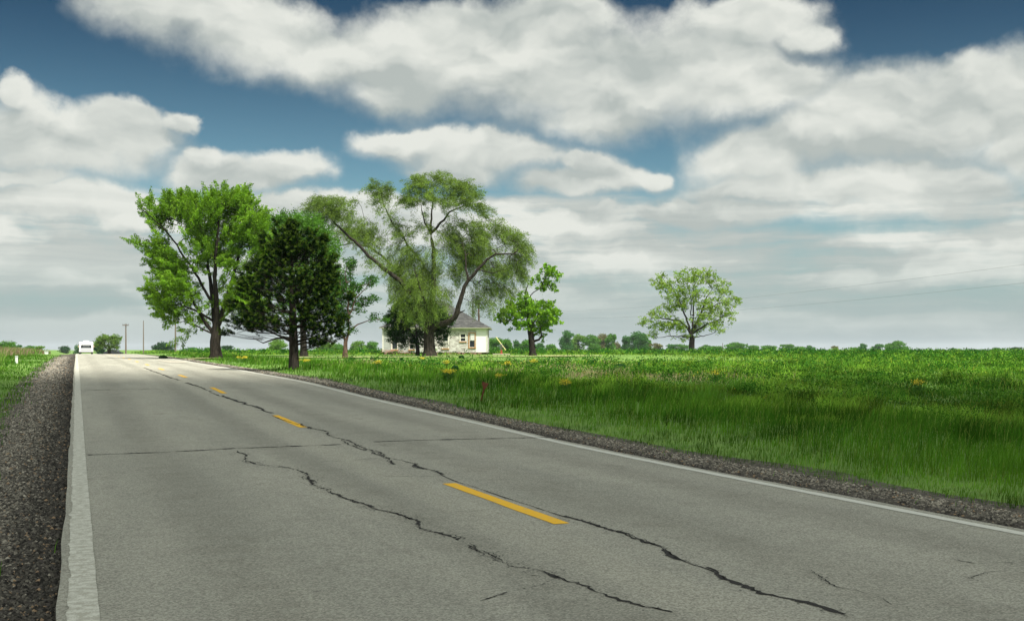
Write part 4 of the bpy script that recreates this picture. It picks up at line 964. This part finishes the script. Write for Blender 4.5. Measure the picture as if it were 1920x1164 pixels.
# --- hand pump with a long tilted lever on a slab
def pump():
    d0 = 133.; s = d0 / F; X = (940 - 960) * s; z0 = float(ground(X, d0)); r = empty('hand_pump', (X, d0, z0)); tag(r, 'rusty hand pump with a long pale yellow tilted lever, right of the house', 'pump')
    RU = simple('rusty_iron', (.30, .06, .035), .8, .4, 8.); GR = simple('grey_iron', (.22, .21, .20), .7, .3, 8.); YL = simple('pale_yellow_wood', (.62, .58, .26), .8, .15)
    b = MB(); b.box(-1.0, 1.0, -.7, .7, -.2, .12); bevel(b.build('slab', simple('old_concrete', (.34, .30, .23), .9, .2), r), .03)
    b = MB(); b.tube([(0, 0, .1), (0, 0, .18), (0, 0, .2), (0, 0, .55)], [.18, .18, .11, .10], 12); b.build('base', RU, r)
    b = MB(); b.tube([(0, 0, .55), (0, 0, 1.05), (0, 0, 1.1), (0, 0, 1.22)], [.10, .10, .14, .12], 12); b.tube([(0, 0, .9), (.18, -.02, .92), (.3, -.02, .8)], [.05, .045, .04], 8); b.build('pump_body', GR, r, smooth=True)
    b = MB(); P0, P1 = Vector((-.62, 0, 2.05)), Vector((.5, 0, .55)); b.tube([P0, P1], [.065, .05], 6); b.build('lever', YL, r)
    b = MB(); b.tube([(0, 0, 1.2), (-.05, 0, 1.36)], .035, 6); b.build('rod', GR, r)
pump()

# ================================================================== POLES AND WIRES
POLE = simple('weathered_pole_wood', (.16, .13, .105), .95, .3, 4.); INS = simple('glass_insulator', (.12, .14, .13), .3, .1)
def pole(px, topy, d0, arm, label, r0=.16, wires=None):
    s = d0 / F; X = (px - 960) * s; z0 = float(ground(X, d0)); H = HC + (HOR - topy) * s - z0
    r = empty('utility_pole', (X, d0, z0)); tag(r, label, 'utility pole', 'utility poles')
    b = MB(); b.tube([(0, 0, -.5), (0, 0, H * .5), (.0, 0, H)], [r0, r0 * .85, r0 * .62], 8); b.build('post', POLE, r)
    if arm:
        b = MB(); b.box(-arm / 2, arm / 2, -r0 - .06, -r0 + .05, H - .35, H - .20); b.build('crossarm', POLE, r)
        for q in (-.45, -.2, .2, .45):
            i = MB(); i.tube([(q * arm, -r0, H - .2), (q * arm, -r0, H - .12), (q * arm, -r0, H - .02)], [.03, .06, .035], 6); i.build('insulator', INS, r)
    else:
        i = MB(); i.tube([(0, 0, H), (0, 0, H + .08), (0, 0, H + .2)], [.04, .08, .04], 6); i.build('insulator', INS, r)
    return (X, d0, z0 + H)
pole(236, 607, 215, 1.15, 'utility pole with a short crossarm, left of the three poles')
pole(269, 602, 250, 0, 'thinnest bare utility pole, middle of the three poles', .13)
pole(329, 590, 200, 0, 'tallest bare utility pole, beside the elm foliage', .15)
pole(1355, 643, 620, 0, 'tiny far utility pole on the horizon between low trees', .22)
e1 = pole(1000, 585, 205, 0, 'utility pole hidden behind the lopsided tree', .15); e2 = pole(2140, 470, 62, 0, 'utility pole just beyond the right edge', .15)
WIRE = simple('wire', (.10, .10, .10), .6, .1)
wr = empty('power_line', e1); tag(wr, 'two faint thin wires crossing the sky at the right', 'power line')
for dz in (0.1, -1.05):
    a = Vector(e1) + Vector((0, 0, dz)); c = Vector(e2) + Vector((0, 0, dz)); P = []
    for k in range(41):
        f = k / 40; p = a.lerp(c, f); p.z -= 4 * f * (1 - f) * .9; P.append(p - Vector(e1))
    b = MB(); b.tube(P, .006, 5, cap=False); b.build('wire', WIRE, wr)

# ================================================================== ROADSIDE MARKERS
def marker():
    X, d0 = pix(902, 752); z0 = float(ground(X, d0)); s = d0 / F
    r = empty('marker_post', (X, d0, z0)); tag(r, 'leaning rusty red marker post standing in the grass verge', 'marker post')
    RU = simple('rusty_red_metal', (.12, .040, .022), .8, .45, 14.)
    h = 30 * s; lx = 7 * s
    b = MB(); b.box(-.022, .022, -.006, .006, -.2, h * .92); b.box(-.022, -.014, -.028, .0, -.2, h * .92); b.box(.014, .022, -.028, 0, -.2, h * .92); o = b.build('post', RU, r); o.rotation_euler = (0, math.atan2(lx, h), 0)
    b = MB(); V = [(-.03, -.0, .0), (.03, 0, .0), (.085, 0, .17), (-.085, 0, .17)]
    V = V + [(x, .02, z) for x, y, z in V]; b.add(V, [(0, 1, 2, 3), (7, 6, 5, 4), (0, 4, 5, 1), (1, 5, 6, 2), (2, 6, 7, 3), (3, 7, 4, 0)]); b.box(-.09, -.03, .0, .09, .16, .18)
    b.tube([(-.045, -.012, .12), (-.045, -.004, .12)], .035, 10)
    o = b.build('reflector_plate', RU, r); o.location = (lx * .80, -.03, h * .76); o.rotation_euler = (0, math.atan2(lx, h), 0)
marker()
def white_post(px, py, hp, wp, label, d0=None):
    X, d = pix(px, py); d = d0 or d; X = (px - 960) / F * d; s = d / F; z0 = float(ground(X, d)); r = empty('marker_post', (X, d, z0)); tag(r, label, 'marker post')
    b = MB(); w = wp * s / 2; b.box(-w, w, -w * .6, w * .6, -.2, hp * s); bevel(b.build('post', simple('white_post_paint', (.68, .70, .68), .6, .1), r), .02)
    c = MB(); c.box(-w * 1.15, w * 1.15, -w * .8, w * .8, hp * s - .02, hp * s + .06); bevel(c.build('cap', simple('grey_cap', (.45, .47, .46), .6), r), .02)
white_post(31, 681, 12, 4.5, 'short white marker post in the left verge below the brown weeds')
white_post(87, 658, 5, 6, 'small pale marker post far up the left bank', 160)

# ================================================================== FLOWERS AND SINGLE WEEDS
FL = leaf_mat('yellow_petals', .2)
def flower(px, py, wpx, n, label):
    X, d = pix(px, py); s = d / F; W = wpx * s / 2 * .8; n = max(6, int(n * .6)); g = rng
    r = empty('wildflower_clump', (X, d, float(ground(X, d)))); tag(r, label, 'wildflowers', 'yellow wildflower clumps in the field')
    b = MB(); P = []; b.tube([(0, 0, -.05), (0, 0, .06)], [W * .6, W * .5], 8)
    for k in range(n):
        x, y = g.normal(0, W * .55), g.normal(0, W * .55); h = g.uniform(.30, .42); P.append((x, y, h)); b.tube([(x * .3, y * .3, 0), (x * .8, y * .8, h * .6), (x, y, h)], [.008, .007, .004], 3, cap=False)
    P = np.array(P); b.build('stems', simple('flower_stem', (.07, .14, .03), .8), r)
    C = np.repeat(P, 14, 0) + g.normal(0, .04, (n * 14, 3)) * np.array([1.6, 1.6, .5])
    leaves('blossoms', C, g.uniform(.018, .042, len(C)) * max(1, d / 45), np.tile([.60, .50, .06], (len(C), 1)) * g.uniform(.6, 1.2, (len(C), 1)), FL, r, asp=.9)
    C = np.repeat(P, 8, 0) * np.array([1, 1, .5]) + g.normal(0, .08, (n * 8, 3)); C[:, 2] = np.abs(C[:, 2])
    leaves('leaves', C, g.uniform(.06, .12, len(C)), np.tile([.06, .14, .03], (len(C), 1)), LEAF, r)
for a in [(708, 693, 14, 26, 'yellow wildflowers right of the pine in the dry patch'), (838, 716, 20, 46, 'largest yellow wildflower clump left of the red marker post'), (838, 693, 9, 14, 'small yellow wildflowers left of the dark bush in front of the house'), (953, 695, 16, 26, 'yellow wildflowers between red marker post and lopsided tree'),
          (1001, 689, 13, 20, 'yellow wildflowers below the lopsided tree trunk'), (1060, 741, 18, 26, 'yellow wildflowers low in the field right of the red marker post'), (937, 726, 8, 10, 'tiny yellow wildflower patch just right of the red marker post'), (1341, 717, 12, 18, 'yellow wildflowers below the lone tree'), (1721, 742, 17, 20, 'yellow wildflowers alone far right in the field'),
          (574, 688, 14, 22, 'yellow wildflowers at the right foot of the pine'), (455, 680, 20, 26, 'yellow wildflowers between elm and pine'), (792, 682, 10, 12, 'faint yellow wildflowers in front of the willow trunk')]:
    flower(*a)
def bush(px, py, wpx, hpx, label, tint=(.025, .075, .03)):
    X, d = pix(px, py); s = d / F; W, H = wpx * s / 2, hpx * s
    r = empty('bush', (X, d, float(ground(X, d)))); tag(r, label, 'bush')
    b = MB()
    for k in range(12):
        a = random.uniform(0, 6.28); b.tube([(0, 0, -.05), (math.cos(a) * W * .4, math.sin(a) * W * .4, H * .5), (math.cos(a) * W * .8, math.sin(a) * W * .8, H * .85)], [.015, .01, .005], 4, cap=False)
    b.build('stems', BARK, r)
    n = 900; v = rng.normal(0, 1, (n, 3)); v /= np.linalg.norm(v, axis=1)[:, None]; v *= rng.random((n, 1)) ** .4
    C = v * np.array([W, W, H * .5]) + np.array([0, 0, H * .52]); leaves('leaves', C, rng.uniform(.07, .14, n) * max(1, d / 70), np.tile(tint, (n, 1)) * rng.uniform(.6, 1.5, (n, 1)), LEAF, r, asp=.7)
for a in [(853, 701, 14, 15, 'dark green bush in the dry patch in front of the house'), (752, 680, 9, 8, 'small dark bush in front of the left house corner'), (865, 672, 9, 5, 'tiny dark bush by the right house wall'), (700, 676, 10, 6, 'low green bush left of the house'), (306, 674, 16, 7, 'dark low clump put in for the elm shadow beside the driveway'),  # clump beside the driveway is added in place of the elm's shadow
          (660, 676, 10, 6, 'low green bush below the crooked tree'), (1110, 684, 18, 9, 'dark weed bush in the field right of the lopsided tree'), (1200, 689, 16, 9, 'dark weed bush left of the lone tree in the field'), (1163, 694, 22, 12, 'larger dark weed bush in the middle of the field')]:
    bush(*a)

def scattered():
    n = 1500; d = np.exp(rng.uniform(math.log(26), math.log(120), n)); x = d * rng.uniform(-.3, .6, n); u, v = xy2uv(x, d)
    ok = (v > 13) & (fbm(x / 6, d / 6, 88, 2) > .52) & (lawn(x, d) < .3); x, d = x[ok], d[ok]; n = len(x)
    C = np.stack([x, d, ground(x, d) + rng.uniform(.25, .5, n)], -1); C = np.repeat(C, 3, 0) + rng.normal(0, .04, (n * 3, 3))
    leaves('wild_mustard', C, np.repeat(np.maximum(.03, d * .8 / F), 3) * rng.uniform(.6, 1.3, n * 3), np.tile([.55, .45, .05], (n * 3, 1)), FL, None, asp=.9, label='single small yellow flowers sprinkled through the field')
scattered()
# ================================================================== MOTORHOME
def rv():
    d0 = 200.; s = d0 / F; cx = (161.5 - 960) * s; x_, y_ = cx, d0; z0 = float(roadz(cx, d0))
    # stand it in the left lane facing the viewer
    r = empty('motorhome', (x_, y_, z0), A); tag(r, 'white motorhome driving towards the viewer in the left lane', 'motorhome')
    WH = simple('white_fibreglass', (.80, .80, .77), .35, .04, spec=.5); GL = simple('windscreen_glass', (.012, .014, .016), .08, .1, spec=.7); BK = simple('black_rubber', (.02, .02, .02), .8); GY = simple('grey_bumper', (.35, .34, .33), .5); TAN = simple('tan_stripe', (.42, .32, .22), .5)
    hw = 1.14; L = 8.; top = 2.15; lo_ = .42
    def prism(name, prof, xw, mat, bev=.08):   # prof: (y,z) outline
        b = MB(); n = len(prof); V = [(-xw, y, z) for y, z in prof] + [(xw, y, z) for y, z in prof]
        b.add(V, [tuple(range(n))[::-1], tuple(range(n, 2 * n))] + [(i, (i + 1) % n, n + (i + 1) % n, n + i) for i in range(n)]); o = b.build(name, mat, r)
        if bev: bevel(o, bev, 3)
        return o
    body = prism('body', [(-.02, lo_), (L, lo_), (L, top), (.35, top), (.12, top - .15), (0, 1.55), (-.12, 1.0)], hw, WH)
    b = MB(); b.add([(-.92, -.10, 1.08), (.92, -.10, 1.08), (.82, .02, 1.66), (-.82, .02, 1.66)], [(0, 1, 2, 3)]); V = b.V; b.V = V + [(x, y - .03, z) for x, y, z in V]; b.F = [(4, 5, 6, 7), (0, 4, 7, 3), (1, 2, 6, 5), (3, 7, 6, 2), (0, 1, 5, 4)]
    ws = b.build('windscreen', GL, r)
    b = MB(); b.box(-.5, .55, -.13, -.105, 1.36, 1.40); b.build('sunshade', simple('pale_sunshade', (.4, .42, .42), .5), ws)  # thin pale sunshade strip across the windscreen
    b = MB(); b.box(-hw - .03, hw + .03, -.25, .0, .42, .62); bevel(b.build('bumper', WH, r), .04)
    b = MB(); b.box(-.85, .85, -.19, -.1, .68, .84); b.build('grille', GY, r)
    for sx in (-1, 1):
        b = MB(); b.tube([(sx * .85, -.14, .76), (sx * .85, -.18, .76)], .1, 12); b.build('headlight', simple('lamp_lens', (.7, .7, .66), .2, .05, spec=.6), r)
        b = MB(); b.box(sx * (hw + .12) - .07, sx * (hw + .12) + .07, .05, .13, 1.2, 1.55); b.box(min(sx * hw, sx * (hw + .1)), max(sx * hw, sx * (hw + .1)), .08, .11, 1.45, 1.5); b.build('mirror', TAN, r)
        for yy in (1.3, 5.8):
            b = MB(); n = 18; V = []; x1_, x2_ = sx * (hw - .28), sx * (hw - .02)
            b.tube([(x1_, yy, .38), (x2_, yy, .38)], .38, 18); w = b.build('wheel', BK, r); c = MB(); c.tube([(x2_ - sx * .02, yy, .38), (x2_ + sx * .015, yy, .38)], .2, 14); c.build('rim', GY, w)
        b = MB(); b.box(*(sorted((sx * hw, sx * (hw + .012)))), .6, L - .2, 1.0, 1.18); b.build('side_stripe', TAN, r)
        for yy in (1.0, 2.8, 4.6, 6.2):
            b = MB(); b.box(*(sorted((sx * hw, sx * (hw + .015)))), yy, yy + .9, 1.4, 1.9); b.build('side_window', GL, r)
    b = MB(); b.box(-.46, .46, 1.6, 2.6, top, top + .24); bevel(b.build('roof_air_conditioner', WH, r), .06)
    b = MB(); b.box(-.9, .9, .2, L - .2, .28, .42); b.build('underbody', BK, r)
rv()
# dark parked car hidden beyond the crest at right of the road
def car():
    d0 = 285.; s = d0 / F; X = (213 - 960) * s; gz = float(ground(X, d0)); r = empty('parked_car', (X, d0, gz)); tag(r, 'dark car roof showing behind the grass below the umbrella shaped tree', 'car')
    DK = simple('dark_car_paint', (.02, .024, .03), .3, .1, spec=.5); GLS = simple('car_glass', (.03, .035, .04), .1, .1, spec=.6); RB = simple('tyre_rubber', (.02, .02, .02), .9)
    prof = [(-2.2, .3), (2.2, .3), (2.25, .72), (1.5, .88), (.75, 1.38), (-.9, 1.42), (-1.7, .95), (-2.25, .85)]; b = MB(); n = len(prof)
    V = [(x, -.85, z) for x, z in prof] + [(x, .85, z) for x, z in prof]; b.add(V, [tuple(range(n)), tuple(range(n, 2 * n))[::-1]] + [(i, n + i, n + (i + 1) % n, (i + 1) % n) for i in range(n)]); bevel(b.build('body', DK, r), .09, 3)
    b = MB(); b.add([(-1.45, -.862, .95), (1.2, -.862, .95), (.68, -.862, 1.3), (-.85, -.862, 1.34)], [(0, 1, 2, 3)]); b.build('side_window', GLS, r)
    for wx in (-1.4, 1.4):
        for wy in (-.8, .8):
            b = MB(); b.tube([(wx, wy - .1, .32), (wx, wy + .1, .32)], .32, 16); b.build('wheel', RB, r)
car()

# ================================================================== CLOUD over the viewer's shoulder: the shade on the near road is its shadow
def cloud():
    H = 1900.; k = H / S.z
    n_u, n_v = 96, 40; V = []
    for j in range(n_v + 1):
        ph = math.pi * j / n_v
        for i in range(n_u):
            th = 2 * math.pi * i / n_u
            x, y, z = math.sin(ph) * math.cos(th), math.sin(ph) * math.sin(th), math.cos(ph)
            q = 1 + .05 * math.sin(5 * th + 1) + .05 * math.sin(11 * th + 2) + .02 * math.sin(23 * th) + .10 * float(fbm(np.array([th * 6]), np.array([ph * 5]), 5)[0])
            V.append((x * 330 * q, y * 100 * q, z * (34 if z > 0 else 12) * q * (1 + .4 * math.sin(9 * th) * math.sin(6 * ph))))
    Fs = [(j * n_u + i, (j + 1) * n_u + i, (j + 1) * n_u + (i + 1) % n_u, j * n_u + (i + 1) % n_u) for j in range(n_v) for i in range(n_u)]
    m = bpy.data.materials.new('cloud_vapour'); m.use_nodes = True; t = NT(m.node_tree); b = m.node_tree.nodes['Principled BSDF']; b.inputs['Base Color'].default_value = (.85, .85, .85, 1); b.inputs['Roughness'].default_value = 1.
    o = mesh('cloud', V, Fs, m, smooth=True)
    cx, cy = 0., -73.
    o.location = (cx + S.x * k, cy + S.y * k, H); o.rotation_euler = (0, 0, R(-19)); tag(o, 'low white cloud above and behind the viewer shading the near road', kind='structure')
cloud()

# ================================================================== HAZE: pale even air round the whole scene
def haze():
    b = MB(); b.box(-9500, 9500, -9500, 12000, -6, 60); m = bpy.data.materials.new('air'); m.use_nodes = True; t = NT(m.node_tree)
    t.n.remove(m.node_tree.nodes['Principled BSDF']); v = t.node('ShaderNodeVolumePrincipled', {'Color': (.86, .93, 1., 1), 'Density': .00010, 'Anisotropy': .2})
    t.l.new(v.outputs[0], m.node_tree.nodes['Material Output'].inputs['Volume']); o = b.build('haze', m); tag(o, 'thin pale haze in the air over the fields', kind='stuff')
haze()
# ================================================================== RENDER SETTINGS
SC.view_settings.view_transform = 'Standard'; SC.view_settings.look = 'None'; SC.view_settings.exposure = .95; SC.view_settings.gamma = 1.
SC.render.engine = 'CYCLES'
SC.cycles.max_bounces = 6; SC.cycles.diffuse_bounces = 3; SC.cycles.transmission_bounces = 3; SC.cycles.transparent_max_bounces = 4
SC.cycles.use_denoising = True
